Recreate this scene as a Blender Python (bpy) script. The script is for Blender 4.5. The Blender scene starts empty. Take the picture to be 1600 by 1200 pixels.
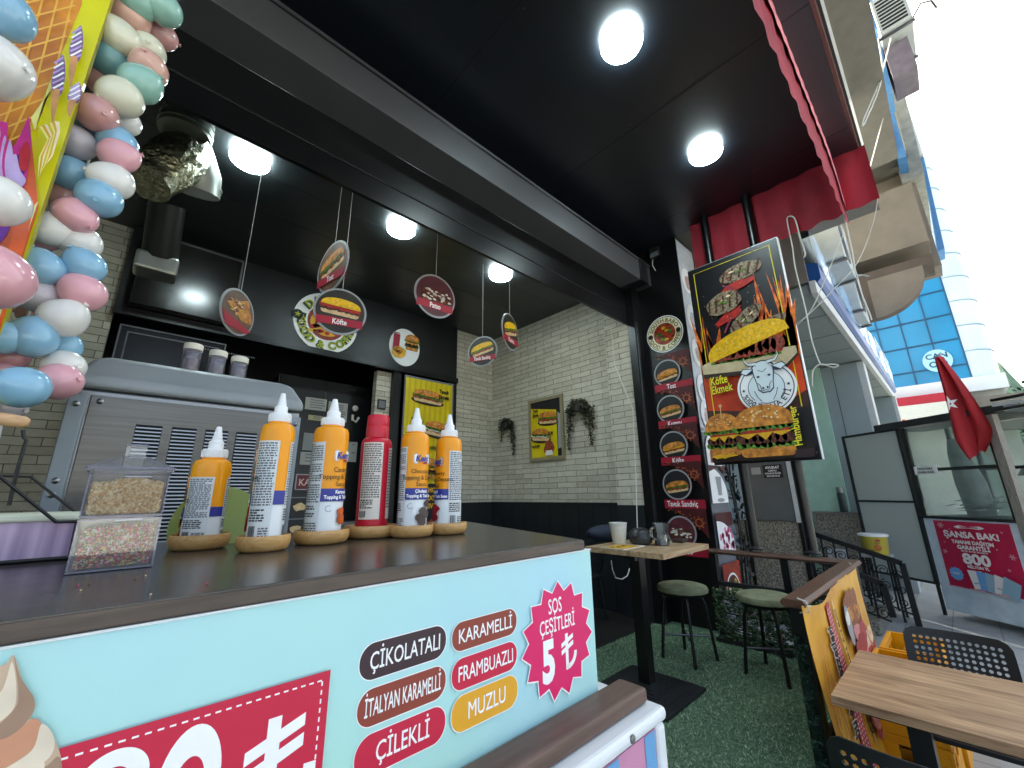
import bpy, bmesh, math, random
from mathutils import Vector, Matrix
random.seed(7)
R=math.radians; PI=math.pi
SC=bpy.context.scene; COL=SC.collection
# ---------------- camera ----------------
FPX,PITCH,ROLL,YAW=638.445,R(15.00536),R(-0.81044),R(43.46089)
CAM=Vector((0,0,1.35))
Fw=Vector((math.sin(YAW)*math.cos(PITCH),math.cos(YAW)*math.cos(PITCH),math.sin(PITCH)))
_r=Fw.cross(Vector((0,0,1))).normalized(); _u=_r.cross(Fw)
Rt=_r*math.cos(ROLL)+_u*math.sin(ROLL); Up=-_r*math.sin(ROLL)+_u*math.cos(ROLL)
cam=bpy.data.cameras.new('camera'); co=bpy.data.objects.new('camera',cam); COL.objects.link(co)
co.matrix_world=Matrix(((Rt.x,Up.x,-Fw.x,0),(Rt.y,Up.y,-Fw.y,0),(Rt.z,Up.z,-Fw.z,CAM.z),(0,0,0,1)))
cam.sensor_width=36; cam.lens=FPX/1600*36; cam.clip_start=.02; cam.clip_end=3000
SC.camera=co
# ---------------- sky, sun, exposure ----------------
SUN_EL,SUN_AZ=R(42),R(38)          # azimuth from +y (into the shop) towards +x
w=bpy.data.worlds.new('World'); SC.world=w; w.use_nodes=True
nt=w.node_tree; bg=nt.nodes['Background']; sky=nt.nodes.new('ShaderNodeTexSky')
sky.sky_type='NISHITA'; sky.sun_disc=False; sky.sun_elevation=SUN_EL; sky.sun_rotation=SUN_AZ
sky.air_density=.42; sky.dust_density=9.0; sky.ozone_density=.0
nt.links.new(sky.outputs[0],bg.inputs[0]); bg.inputs[1].default_value=.15
sl=bpy.data.lights.new('sun','SUN'); sl.energy=3.0; sl.angle=R(.6); sl.color=(1,.96,.9)
so=bpy.data.objects.new('sun',sl); COL.objects.link(so)
sd=Vector((math.sin(SUN_AZ)*math.cos(SUN_EL),math.cos(SUN_AZ)*math.cos(SUN_EL),math.sin(SUN_EL)))
so.rotation_euler=sd.to_track_quat('Z','Y').to_euler(); so.location=(20,30,40)
SC.view_settings.view_transform='Standard'; SC.view_settings.look='None'
SC.view_settings.gamma=1; SC.view_settings.use_curve_mapping=False
SC.view_settings.exposure=3.05
SC.view_settings.use_white_balance=True; SC.view_settings.white_balance_temperature=7150; SC.view_settings.white_balance_tint=-4
try:
    SC.cycles.use_denoising=True; SC.cycles.max_bounces=8; SC.cycles.sample_clamp_indirect=6
except Exception: pass
# ---------------- measuring helpers ----------------
def ray(px,py): return Fw+Rt*((px-800)/FPX)+Up*((600-py)/FPX)
def on(ax,px,py,v):                # the point of a real plane seen at that place of the photograph
    d=ray(px,py); t=(v-CAM[ax])/d[ax]; return CAM+d*t
# ---------------- materials ----------------
MATS={}
def lin(c):
    c=c.lstrip('#'); o=[]
    for i in (0,2,4):
        v=int(c[i:i+2],16)/255; o.append(v/12.92 if v<=.04045 else ((v+.055)/1.055)**2.4)
    return o
def mat(name,col='#888888',rough=.5,metal=0,var=0,vs=8,bump=0,bs=60,spec=.5,trans=0,emit=0,ecol=None,coat=0,aniso=None,alpha=1,stretch=None,dark=None,detail=3):
    if name in MATS: return MATS[name]
    m=bpy.data.materials.new(name); m.use_nodes=True; n=m.node_tree; b=n.nodes['Principled BSDF']
    c=lin(col) if isinstance(col,str) else list(col)
    b.inputs['Base Color'].default_value=(*c,1); b.inputs['Roughness'].default_value=rough
    b.inputs['Metallic'].default_value=metal; b.inputs['Specular IOR Level'].default_value=spec
    b.inputs['Transmission Weight'].default_value=trans; b.inputs['Coat Weight'].default_value=coat
    b.inputs['Alpha'].default_value=alpha
    if emit:
        e=lin(ecol) if ecol else c
        b.inputs['Emission Color'].default_value=(*e,1); b.inputs['Emission Strength'].default_value=emit
    if var or bump:
        tc=n.nodes.new('ShaderNodeTexCoord'); src=tc.outputs['Object']
        if stretch:
            mp=n.nodes.new('ShaderNodeMapping'); mp.inputs['Scale'].default_value=stretch
            n.links.new(src,mp.inputs[0]); src=mp.outputs[0]
    if var:
        nz=n.nodes.new('ShaderNodeTexNoise'); nz.inputs['Scale'].default_value=vs; nz.inputs['Detail'].default_value=detail
        n.links.new(src,nz.inputs['Vector'])
        rp=n.nodes.new('ShaderNodeValToRGB'); rp.color_ramp.elements[0].position=.3; rp.color_ramp.elements[1].position=.7
        d=lin(dark) if dark else [x*(1-var) for x in c]
        rp.color_ramp.elements[0].color=(*d,1)
        rp.color_ramp.elements[1].color=(*([min(1,x*(1+var*.6)) for x in c]),1)
        n.links.new(nz.outputs[0],rp.inputs[0]); n.links.new(rp.outputs[0],b.inputs['Base Color'])
    if bump:
        nb=n.nodes.new('ShaderNodeTexNoise'); nb.inputs['Scale'].default_value=bs; nb.inputs['Detail'].default_value=4
        n.links.new(src,nb.inputs['Vector'])
        bp=n.nodes.new('ShaderNodeBump'); bp.inputs['Strength'].default_value=bump; bp.inputs['Distance'].default_value=.02
        n.links.new(nb.outputs[0],bp.inputs['Height']); n.links.new(bp.outputs[0],b.inputs['Normal'])
    MATS[name]=m; return m
def brick_mat(name,axis,c1,c2,mortar,bw=.34,rh=.075):
    m=bpy.data.materials.new(name); m.use_nodes=True; n=m.node_tree; b=n.nodes['Principled BSDF']
    tc=n.nodes.new('ShaderNodeTexCoord'); sp=n.nodes.new('ShaderNodeSeparateXYZ'); cb=n.nodes.new('ShaderNodeCombineXYZ')
    n.links.new(tc.outputs['Object'],sp.inputs[0])
    n.links.new(sp.outputs[axis],cb.inputs[0]); n.links.new(sp.outputs[2],cb.inputs[1])
    wn=n.nodes.new('ShaderNodeTexNoise'); wn.inputs['Scale'].default_value=5; n.links.new(cb.outputs[0],wn.inputs['Vector'])
    mx=n.nodes.new('ShaderNodeVectorMath'); mx.operation='MULTIPLY_ADD'; mx.inputs[1].default_value=(.02,.02,0)
    n.links.new(wn.outputs['Color'],mx.inputs[0]); n.links.new(cb.outputs[0],mx.inputs[2])
    br=n.nodes.new('ShaderNodeTexBrick'); br.inputs['Scale'].default_value=1; br.inputs['Brick Width'].default_value=bw
    br.inputs['Row Height'].default_value=rh; br.inputs['Mortar Size'].default_value=.0038; br.inputs['Mortar Smooth'].default_value=.35
    br.inputs['Color1'].default_value=(*lin(c1),1); br.inputs['Color2'].default_value=(*lin(c2),1); br.inputs['Mortar'].default_value=(*lin(mortar),1)
    n.links.new(mx.outputs[0],br.inputs['Vector'])
    nz=n.nodes.new('ShaderNodeTexNoise'); nz.inputs['Scale'].default_value=14; nz.inputs['Detail'].default_value=5; n.links.new(tc.outputs['Object'],nz.inputs['Vector'])
    mm=n.nodes.new('ShaderNodeMix'); mm.data_type='RGBA'; mm.blend_type='MULTIPLY'; mm.inputs['Factor'].default_value=.35
    n.links.new(br.outputs['Color'],mm.inputs['A']); n.links.new(nz.outputs[0],mm.inputs['B']); n.links.new(mm.outputs['Result'],b.inputs['Base Color'])
    ad=n.nodes.new('ShaderNodeMath'); ad.operation='MULTIPLY_ADD'; ad.inputs[1].default_value=-1; n.links.new(br.outputs['Fac'],ad.inputs[0])
    ms=n.nodes.new('ShaderNodeMath'); ms.operation='MULTIPLY'; ms.inputs[1].default_value=.5; n.links.new(nz.outputs[0],ms.inputs[0]); n.links.new(ms.outputs[0],ad.inputs[2])
    bp=n.nodes.new('ShaderNodeBump'); bp.inputs['Strength'].default_value=.8; bp.inputs['Distance'].default_value=.012
    n.links.new(ad.outputs[0],bp.inputs['Height']); n.links.new(bp.outputs[0],b.inputs['Normal']); b.inputs['Roughness'].default_value=.75
    MATS[name]=m; return m
def tile_mat(name,col,joint,sx,sy,rough=.6):
    m=bpy.data.materials.new(name); m.use_nodes=True; n=m.node_tree; b=n.nodes['Principled BSDF']
    tc=n.nodes.new('ShaderNodeTexCoord'); br=n.nodes.new('ShaderNodeTexBrick'); br.offset=0
    n.links.new(tc.outputs['Object'],br.inputs['Vector']); br.inputs['Scale'].default_value=1
    br.inputs['Brick Width'].default_value=sx; br.inputs['Row Height'].default_value=sy; br.inputs['Mortar Size'].default_value=.006
    c=lin(col); br.inputs['Color1'].default_value=(*c,1); br.inputs['Color2'].default_value=(*[x*.86 for x in c],1); br.inputs['Mortar'].default_value=(*lin(joint),1)
    nz=n.nodes.new('ShaderNodeTexNoise'); nz.inputs['Scale'].default_value=2.5; nz.inputs['Detail'].default_value=8; n.links.new(tc.outputs['Object'],nz.inputs['Vector'])
    mm=n.nodes.new('ShaderNodeMix'); mm.data_type='RGBA'; mm.blend_type='MULTIPLY'; mm.inputs['Factor'].default_value=.5
    n.links.new(br.outputs['Color'],mm.inputs['A']); n.links.new(nz.outputs[0],mm.inputs['B']); n.links.new(mm.outputs['Result'],b.inputs['Base Color'])
    b.inputs['Roughness'].default_value=rough; MATS[name]=m; return m
def wood_mat(name,c1,c2,axis=0,scale=1,rough=.45,bump=.15,coat=0):
    m=bpy.data.materials.new(name); m.use_nodes=True; n=m.node_tree; b=n.nodes['Principled BSDF']
    tc=n.nodes.new('ShaderNodeTexCoord'); mp=n.nodes.new('ShaderNodeMapping'); s=[14*scale]*3; s[axis]=1.1*scale; mp.inputs['Scale'].default_value=s
    n.links.new(tc.outputs['Object'],mp.inputs[0])
    nz=n.nodes.new('ShaderNodeTexNoise'); nz.inputs['Scale'].default_value=2.2; nz.inputs['Detail'].default_value=8; nz.inputs['Roughness'].default_value=.65; nz.inputs['Distortion'].default_value=.6
    n.links.new(mp.outputs[0],nz.inputs['Vector'])
    rp=n.nodes.new('ShaderNodeValToRGB'); rp.color_ramp.elements[0].position=.32; rp.color_ramp.elements[1].position=.68
    rp.color_ramp.elements[0].color=(*lin(c1),1); rp.color_ramp.elements[1].color=(*lin(c2),1)
    n.links.new(nz.outputs[0],rp.inputs[0]); n.links.new(rp.outputs[0],b.inputs['Base Color'])
    bp=n.nodes.new('ShaderNodeBump'); bp.inputs['Strength'].default_value=bump; bp.inputs['Distance'].default_value=.004
    n.links.new(nz.outputs[0],bp.inputs['Height']); n.links.new(bp.outputs[0],b.inputs['Normal'])
    b.inputs['Roughness'].default_value=rough; b.inputs['Coat Weight'].default_value=coat; MATS[name]=m; return m
def glass_mat(name,tint='#ffffff',rough=.02,op=.12):
    m=bpy.data.materials.new(name); m.use_nodes=True; n=m.node_tree; n.nodes.remove(n.nodes['Principled BSDF'])
    t=n.nodes.new('ShaderNodeBsdfTransparent'); t.inputs[0].default_value=(*lin(tint),1)
    g=n.nodes.new('ShaderNodeBsdfGlossy'); g.inputs['Roughness'].default_value=rough
    d=n.nodes.new('ShaderNodeBsdfDiffuse'); d.inputs[0].default_value=(*lin(tint),1)
    f=n.nodes.new('ShaderNodeFresnel'); f.inputs[0].default_value=1.5
    m1=n.nodes.new('ShaderNodeMixShader'); m1.inputs[0].default_value=op; n.links.new(t.outputs[0],m1.inputs[1]); n.links.new(d.outputs[0],m1.inputs[2])
    m2=n.nodes.new('ShaderNodeMixShader'); n.links.new(f.outputs[0],m2.inputs[0]); n.links.new(m1.outputs[0],m2.inputs[1]); n.links.new(g.outputs[0],m2.inputs[2])
    n.links.new(m2.outputs[0],n.nodes['Material Output'].inputs[0]); MATS[name]=m; return m
# ---------------- objects ----------------
ORG={}
def tag(o,label,cat,group=None,kind=None):
    if label: o['label']=label
    if cat: o['category']=cat
    if group: o['group']=group
    if kind: o['kind']=kind
    return o
def thing(name,label,cat,loc=(0,0,0),rz=0,group=None):
    o=bpy.data.objects.new(name,None); COL.objects.link(o); o.empty_display_size=.05
    o.location=loc; o.rotation_euler=(0,0,rz); ORG[o.name]=Vector(loc); return tag(o,label,cat,group)
class MB:
    def __init__(s): s.v=[]; s.f=[]; s.mi=[]; s.mats=[]; s.sm=[]
    def _m(s,m):
        if m not in s.mats: s.mats.append(m)
        return s.mats.index(m)
    def add(s,vs,fs,m,smooth=False):
        o=len(s.v); s.v+= [tuple(p) for p in vs]; k=s._m(m)
        for f in fs: s.f.append(tuple(i+o for i in f)); s.mi.append(k); s.sm.append(smooth)
        return s
    def box(s,a,b,m):
        x0,x1=sorted((a[0],b[0])); y0,y1=sorted((a[1],b[1])); z0,z1=sorted((a[2],b[2]))
        return s.add([(x0,y0,z0),(x1,y0,z0),(x1,y1,z0),(x0,y1,z0),(x0,y0,z1),(x1,y0,z1),(x1,y1,z1),(x0,y1,z1)],
            [(0,3,2,1),(4,5,6,7),(0,1,5,4),(1,2,6,5),(2,3,7,6),(3,0,4,7)],m)
    def obox(s,O,U,V,N,m):         # box on three edge vectors
        O,U,V,N=map(Vector,(O,U,V,N))
        p=[O,O+U,O+U+V,O+V]; q=[x+N for x in p]
        return s.add(p+q,[(0,3,2,1),(4,5,6,7),(0,1,5,4),(1,2,6,5),(2,3,7,6),(3,0,4,7)],m)
    def prism(s,pts,N,m,smooth=False):
        n=len(pts); N=Vector(N); p=[Vector(x) for x in pts]
        return s.add(p+[x+N for x in p],[tuple(range(n))[::-1],tuple(range(n,2*n))]+[(i,(i+1)%n,n+(i+1)%n,n+i) for i in range(n)],m,smooth)
    def tube(s,path,r,m,n=8,caps=True,smooth=True):
        P=[Vector(p) for p in path]; k=len(P); rs=r if isinstance(r,(list,tuple)) else [r]*k
        vs=[]; fs=[]; pv=None
        for i in range(k):
            t=(P[min(i+1,k-1)]-P[max(i-1,0)]).normalized()
            if pv is None: a=Vector((0,0,1)) if abs(t.z)<.9 else Vector((1,0,0)); pv=(a-t*a.dot(t)).normalized()
            else:
                pv=pv-t*pv.dot(t)
                pv=pv.normalized() if pv.length>1e-6 else t.orthogonal().normalized()
            q=t.cross(pv)
            for j in range(n):
                an=2*PI*(j+.5)/n; vs.append(P[i]+(pv*math.cos(an)+q*math.sin(an))*rs[i])
        for i in range(k-1):
            for j in range(n): fs.append((i*n+j,i*n+(j+1)%n,(i+1)*n+(j+1)%n,(i+1)*n+j))
        s.add(vs,fs,m,smooth)
        if caps: s.add(vs[:n],[tuple(range(n))[::-1]],m); s.add(vs[-n:],[tuple(range(n))],m)
        return s
    def lathe(s,prof,m,c=(0,0,0),n=28,ax=None,smooth=True,cap0=True,cap1=True,mfun=None):
        c=Vector(c); A=Vector(ax).normalized() if ax else Vector((0,0,1))
        a=A.orthogonal().normalized() if ax else Vector((1,0,0)); b=A.cross(a)
        rows=[]
        for (r,z) in prof: rows.append([c+a*(r*math.cos(2*PI*j/n))+b*(r*math.sin(2*PI*j/n))+A*z for j in range(n)])
        for i in range(len(rows)-1):
            mm=mfun(prof[i][1],prof[i+1][1]) if mfun else m
            s.add(rows[i]+rows[i+1],[(j,(j+1)%n,n+(j+1)%n,n+j) for j in range(n)],mm,smooth)
        if cap0 and prof[0][0]>1e-6: s.add(rows[0],[tuple(range(n))[::-1]],mfun(prof[0][1],prof[0][1]) if mfun else m)
        if cap1 and prof[-1][0]>1e-6: s.add(rows[-1],[tuple(range(n))],mfun(prof[-1][1],prof[-1][1]) if mfun else m)
        return s
    def ball(s,c,r,m,n=12,k=8,rot=None,shape=None):
        c=Vector(c); r=r if isinstance(r,(tuple,list)) else (r,r,r); vs=[]; fs=[]
        for i in range(k+1):
            t=PI*i/k
            for j in range(n):
                p=2*PI*j/n; q=Vector((math.sin(t)*math.cos(p)*r[0],math.sin(t)*math.sin(p)*r[1],math.cos(t)*r[2]))
                if shape: q=shape(q,t,p)
                if rot: q=rot@q
                vs.append(c+q)
        for i in range(k):
            for j in range(n): fs.append((i*n+j,(i+1)*n+j,(i+1)*n+(j+1)%n,i*n+(j+1)%n))
        return s.add(vs,fs,m,True)
    def build(s,name,parent=None,loc=None,bevel=0,local=False,seg=2):
        me=bpy.data.meshes.new(name); off=Vector((0,0,0))
        if parent is not None and not local: off=ORG[parent.name]
        elif loc is not None and not local: off=Vector(loc)
        me.from_pydata([(p[0]-off[0],p[1]-off[1],p[2]-off[2]) for p in s.v],[],s.f)
        for m in s.mats: me.materials.append(m)
        me.polygons.foreach_set('material_index',s.mi); me.polygons.foreach_set('use_smooth',s.sm)
        me.update()
        o=bpy.data.objects.new(name,me); COL.objects.link(o)
        if parent is not None: o.parent=parent; ORG[o.name]=ORG[parent.name]
        else:
            if loc is not None: o.location=loc
            ORG[o.name]=off
        if any(s.sm):                                   # weld the shared rims so that curved skins shade smoothly
            bm=bmesh.new(); bm.from_mesh(me); bmesh.ops.remove_doubles(bm,verts=bm.verts,dist=1e-6)
            bmesh.ops.dissolve_degenerate(bm,dist=1e-7,edges=bm.edges); bm.to_mesh(me); bm.free()
            me.set_sharp_from_angle(angle=R(42))
        if bevel:
            b=o.modifiers.new('bevel','BEVEL'); b.width=bevel; b.segments=seg; b.limit_method='ANGLE'; b.angle_limit=R(40)
        return o
def single(mb,name,label,cat,loc=None,group=None,bevel=0,kind=None):
    return tag(mb.build(name,None,loc,bevel),label,cat,group,kind)
def copy_tree(o,parent=None):
    c=o.copy(); COL.objects.link(c); c.parent=parent
    if o.name in ORG: ORG[c.name]=ORG[o.name]
    for ch in o.children: copy_tree(ch,c)
    return c
# ---------------- flat drawing on a surface ----------------
TX={}
def text_mesh(t,bold):
    k=(t,bold)
    if k in TX: return TX[k]
    cu=bpy.data.curves.new('t','FONT'); cu.body=t; cu.size=1; cu.resolution_u=3; cu.offset=bold; cu.fill_mode='FRONT'
    o=bpy.data.objects.new('t',cu); COL.objects.link(o); bpy.context.view_layer.update()
    dg=bpy.context.evaluated_depsgraph_get(); e=o.evaluated_get(dg); me=e.to_mesh()
    v=[(p.co.x,p.co.y) for p in me.vertices]; f=[tuple(q.vertices) for q in me.polygons]
    e.to_mesh_clear(); bpy.data.objects.remove(o); bpy.data.curves.remove(cu)
    if not v: v=[(0,0)]; f=[]
    x0=min(p[0] for p in v); x1=max(p[0] for p in v)
    TX[k]=([((p[0]-x0),p[1]/.729) for p in v],f,max(x1-x0,1e-3)/.729); TX[k]=([(p[0]/.729,p[1]) for p in TX[k][0]],f,TX[k][2]); return TX[k]
def rrect(w,h,r,n=5):
    o=[]
    for cx,cy,a in ((w/2-r,h/2-r,0),(-w/2+r,h/2-r,90),(-w/2+r,-h/2+r,180),(w/2-r,-h/2+r,270)):
        for i in range(n+1): t=R(a+90*i/n); o.append((cx+r*math.cos(t),cy+r*math.sin(t)))
    return o
class Art:
    def __init__(s,mb,O,U=None,V=None,eps=.0006,cyl=None,pix=None):
        s.mb=mb; s.O=Vector(O); s.eps=eps; s.k=1; s.cyl=cyl; s.T=[(0,0,0,1,1)]; s.pix=pix
        if not cyl: s.U=Vector(U).normalized(); s.V=Vector(V).normalized(); s.N=s.U.cross(s.V)
    def px(s,x,y):                 # place on the drawn plane seen at that spot of the photograph
        ax,v=s.pix; P=on(ax,x,y,v)-s.O; return (P.dot(s.U),P.dot(s.V))
    def p3(s,u,v):
        for (cx,cy,a,sx,sy) in s.T[::-1]:
            u,v=u*sx,v*sy; c,d=math.cos(a),math.sin(a); u,v=cx+u*c-v*d,cy+u*d+v*c
        h=s.eps*s.k
        if s.cyl:
            r0,a0=s.cyl; rr=(r0(v) if callable(r0) else r0); t=a0+u/rr; rr+=h
            return s.O+Vector((rr*math.cos(t),rr*math.sin(t),v))
        return s.O+s.U*u+s.V*v+s.N*h
    def at(s,cx,cy,a=0,sx=1,sy=None): s.T.append((cx,cy,a,sx,sx if sy is None else sy)); return s
    def pop(s): s.T.pop()
    def up(s): s.k+=1
    def poly(s,pts,m,lift=True):
        if lift: s.k+=1
        s.mb.add([s.p3(*p) for p in pts],[tuple(range(len(pts)))],m); return s
    def ppoly(s,pp,m): return s.poly([s.px(*p) for p in pp],m)
    def rect(s,x0,y0,x1,y1,m,lift=True):
        if lift: s.k+=1
        n=max(1,int(abs(x1-x0)/.006)) if s.cyl else 1
        vs=[]
        for i in range(n+1):
            x=x0+(x1-x0)*i/n; vs+= [s.p3(x,y0),s.p3(x,y1)]
        s.mb.add(vs,[(2*i,2*i+2,2*i+3,2*i+1) for i in range(n)],m,bool(s.cyl)); return s
    def ell(s,cx,cy,rx,ry,m,n=24,lift=True,a0=0,a1=360):
        if lift: s.k+=1
        ps=[(cx+rx*math.cos(R(a0+(a1-a0)*i/n)),cy+ry*math.sin(R(a0+(a1-a0)*i/n))) for i in range(n if a1-a0==360 else n+1)]
        if s.cyl:
            for g in range(3,0,-1):
                r0,r1=g/3,(g-1)/3
                o=[s.p3(cx+(p[0]-cx)*r0,cy+(p[1]-cy)*r0) for p in ps]; q=[s.p3(cx+(p[0]-cx)*r1,cy+(p[1]-cy)*r1) for p in ps]; k=len(ps)
                s.mb.add(o+q,[(i,(i+1)%k,k+(i+1)%k,k+i) for i in range(k)],m)
            return s
        s.mb.add([s.p3(*p) for p in ps],[tuple(range(len(ps)))],m); return s
    def ring(s,cx,cy,r0,r1,m,n=28,a0=0,a1=360,ry=1):
        s.k+=1; vs=[]; 
        for i in range(n+1):
            t=R(a0+(a1-a0)*i/n)
            for r in (r0,r1): vs.append(s.p3(cx+r*math.cos(t),cy+r*ry*math.sin(t)))
        s.mb.add(vs,[(2*i,2*i+1,2*i+3,2*i+2) for i in range(n)],m); return s
    def line(s,pts,wd,m,taper=False):
        s.k+=1; vs=[]; n=len(pts)
        for i in range(n):
            a=Vector(pts[max(i-1,0)]); b=Vector(pts[min(i+1,n-1)]); d=(b-a); d=d.normalized() if d.length>0 else Vector((1,0)); q=Vector((-d.y,d.x))*wd/2*((1-i/(n-1)) if taper else 1)
            c=Vector(pts[i]); vs+= [s.p3(*(c+q)),s.p3(*(c-q))]
        s.mb.add(vs,[(2*i,2*i+1,2*i+3,2*i+2) for i in range(n-1)],m); return s
    def star(s,cx,cy,r0,r1,n,m,rot=90,ry=1):
        return s.poly([(cx+(r0 if i%2==0 else r1)*math.cos(R(rot+180*i/n)),cy+ry*(r0 if i%2==0 else r1)*math.sin(R(rot+180*i/n))) for i in range(2*n)],m)
    def fit(s,t,a,b,top,m,bold=.012):   # text with its baseline from a to b and the capitals' height a->top
        s.k+=1; v,f,wd=text_mesh(t,bold); a,b,top=Vector(a),Vector(b),Vector(top); ex=(b-a)/wd; ey=top-a
        s.mb.add([s.p3(*(a+ex*p[0]+ey*p[1])) for p in v],f,m); return s
    def pfit(s,t,a,b,top,m,bold=.012): return s.fit(t,s.px(*a),s.px(*b),s.px(*top),m,bold)
    def text(s,t,cx,cy,h,m,bold=.012,sx=1,al='C',a=0):
        v,f,wd=text_mesh(t,bold); W=wd*h*sx; x0={'C':-W/2,'L':0,'R':-W}[al]
        s.at(cx,cy,a); s.fit(t,(x0,0),(x0+W,0),(x0,h),m,bold); s.pop(); return s
    def arc_text(s,t,cx,cy,r,h,m,mid=90,bold=.02,inner=False,track=1.0):
        ws=[text_mesh(c,bold)[2]*h+h*.12 if c!=' ' else h*.4 for c in t]; tot=sum(ws)*track; pos=-tot/2; s.k+=1
        for c,wd in zip(t,ws):
            mid_=pos+wd*track/2; pos+=wd*track
            if c==' ': continue
            an=(R(mid)+mid_/r) if inner else (R(mid)-mid_/r)
            k=s.k; s.at(cx+r*math.cos(an),cy+r*math.sin(an),an+(PI/2 if inner else -PI/2)); s.text(c,0,-h/2,h,m,bold); s.pop(); s.k=k
        return s
    def lira(s,x,y,h,m):           # lira sign, x = left, y = foot
        s.at(x,y,0,h)
        s.poly([(.22,0),(.36,0),(.36,1),(.22,1)],m)
        k=s.k
        for d in (0,.2):
            s.poly([(.02,.42+d),(.62,.62+d),(.62,.75+d),(.02,.55+d)],m); s.k=k
        s.line([(.3+.42*math.cos(R(t))*1.0,.42+.38*math.sin(R(t))) for t in range(-90,1,10)],.14,m); s.k=k
        s.poly([(.22,-.03),(.34,-.03),(.34,.12),(.22,.12)],m)
        s.pop(); return s
# ================= materials =================
BLK=mat('black_paint','#0c0d0f',.32,var=.3,vs=3)
BLKM=mat('black_matte','#111214',.7,var=.2)
CEILM=mat('glossy_black_ceiling','#121922',.40,spec=1.0,var=.25,vs=1.5)
CEILI=mat('dark_interior_ceiling','#23282a',.44,spec=1.0,var=.25,vs=2)
STEEL=mat('brushed_steel','#8a8b8c',.33,1,var=.12,vs=3,stretch=(1,1,30),bump=.03,bs=40)
STEELD=mat('dull_steel','#6e7072',.42,1,var=.2,vs=5)
GREYP=mat('grey_metal_paint','#7d868c',.4,.3,var=.1)
WHITE=mat('white_paint','#dfe3e6',.35,var=.04)
WPL=mat('white_plastic','#e6e8e9',.4)
RED=mat('banner_red','#a3122f',.5,var=.12,vs=4)
REDF=mat('awning_cloth','#8c1428',.8,var=.25,vs=3,bump=.1,bs=200)
PINKF=mat('sunlit_awning_cloth','#e58a94',.8,var=.2,vs=5)  # sun shining through the cloth is put into this bright pink
CREAM=mat('cream_print','#e9e2c4',.5)
YEL=mat('yellow_print','#d9c21c',.5,var=.12,vs=5)
TXW=mat('white_print','#f2f3f4',.5); TXK=mat('black_print','#121214',.5); TXG=mat('grey_print','#5b5e63',.55); TXY=mat('bright_yellow_print','#e9d92a',.5)
BUN=mat('bun_print','#cf8a38',.5,var=.45,vs=22,dark='#94551c'); BUNL=mat('light_bread_print','#d9b98a',.5,var=.25,vs=25)
GBUN=mat('golden_bread_print','#efbb18',.5,var=.3,vs=35); MEAT=mat('meat_print','#5c2a1a',.6,var=.7,vs=45,dark='#160906')
MEATR=mat('red_meat_print','#9c4430',.6,var=.6,vs=45,dark='#45160e'); TOM=mat('tomato_print','#b3241c',.5,var=.3,vs=30); LET=mat('lettuce_print','#5f9430',.5,var=.5,vs=45,dark='#1d3a10')
CHE=mat('cheese_print','#e0a91f',.5,var=.15,vs=20); SAU=mat('sauce_print','#e8e2d6',.5); SEED=mat('seed_print','#efe0b4',.5); DKB=mat('board_print','#2b1a12',.5,var=.4,vs=25)
FLM=mat('flame_print','#ee7a26',.5,var=.6,vs=16,dark='#a82a0c'); CHAR=mat('char_print','#94866c',.6,var=.6,vs=40,dark='#3a3024')
DKR=mat('dark_red_print','#4a0f16',.5,var=.3,vs=8); DKG=mat('dark_grey_print','#1c1d21',.5); GRP=mat('mid_grey_print','#6b6e76',.5); PPL=mat('pale_print','#c9ced6',.5,var=.15,vs=9)
SIL=mat('silver_ring_print','#9a9ca0',.4)
BRX=brick_mat('white_brick_side',1,'#d8d3c2','#c3bdab','#7d7766'); BRY=brick_mat('white_brick_back',0,'#d8d3c2','#c3bdab','#7d7766')
WOODT=wood_mat('oak_laminate_x','#92714d','#d4b692',0,1.2,.4); WOODY=wood_mat('oak_laminate_y','#7d5a3e','#cba57f',1,1.1,.45)
WORK=wood_mat('dark_worktop','#2b2826','#4a4644',0,1.5,.22,.05); WEDGE=wood_mat('worktop_edge','#3a302a','#5c4f46',0,3,.45,.05)
BRWN=wood_mat('brown_ledge','#4f3b33','#6a5247',0,2,.5,.1); RAILW=wood_mat('brown_rail','#4c3024','#6b4735',0,2,.42,.08); RAILY=wood_mat('brown_rail_side','#4c3024','#6b4735',1,2,.42,.08)
BAMB=wood_mat('bamboo','#b98a50','#d3a86c',0,6,.42,.05,.1); CORDW=mat('white_cord','#c9c8c0',.7)
IRON=mat('black_iron','#141516',.45,.2,bump=.15,bs=80); IRONW=mat('worn_black_iron','#1b1c1d',.5,.2,var=.5,vs=14)
GREYW=mat('grey_wall_panel','#8b979b',.55,var=.08,vs=2); GREYL=mat('light_grey_trim','#bcc0c2',.5,var=.1); CONC=mat('grey_concrete','#74706a',.8,var=.18,vs=3,bump=.1,bs=30)
STUC=mat('pale_stucco','#8a8c86',.85,var=.25,vs=6,bump=.3,bs=50); GRAN=mat('granite','#8b867b',.4,var=.75,vs=55,dark='#1d1b19',detail=5)
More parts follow.
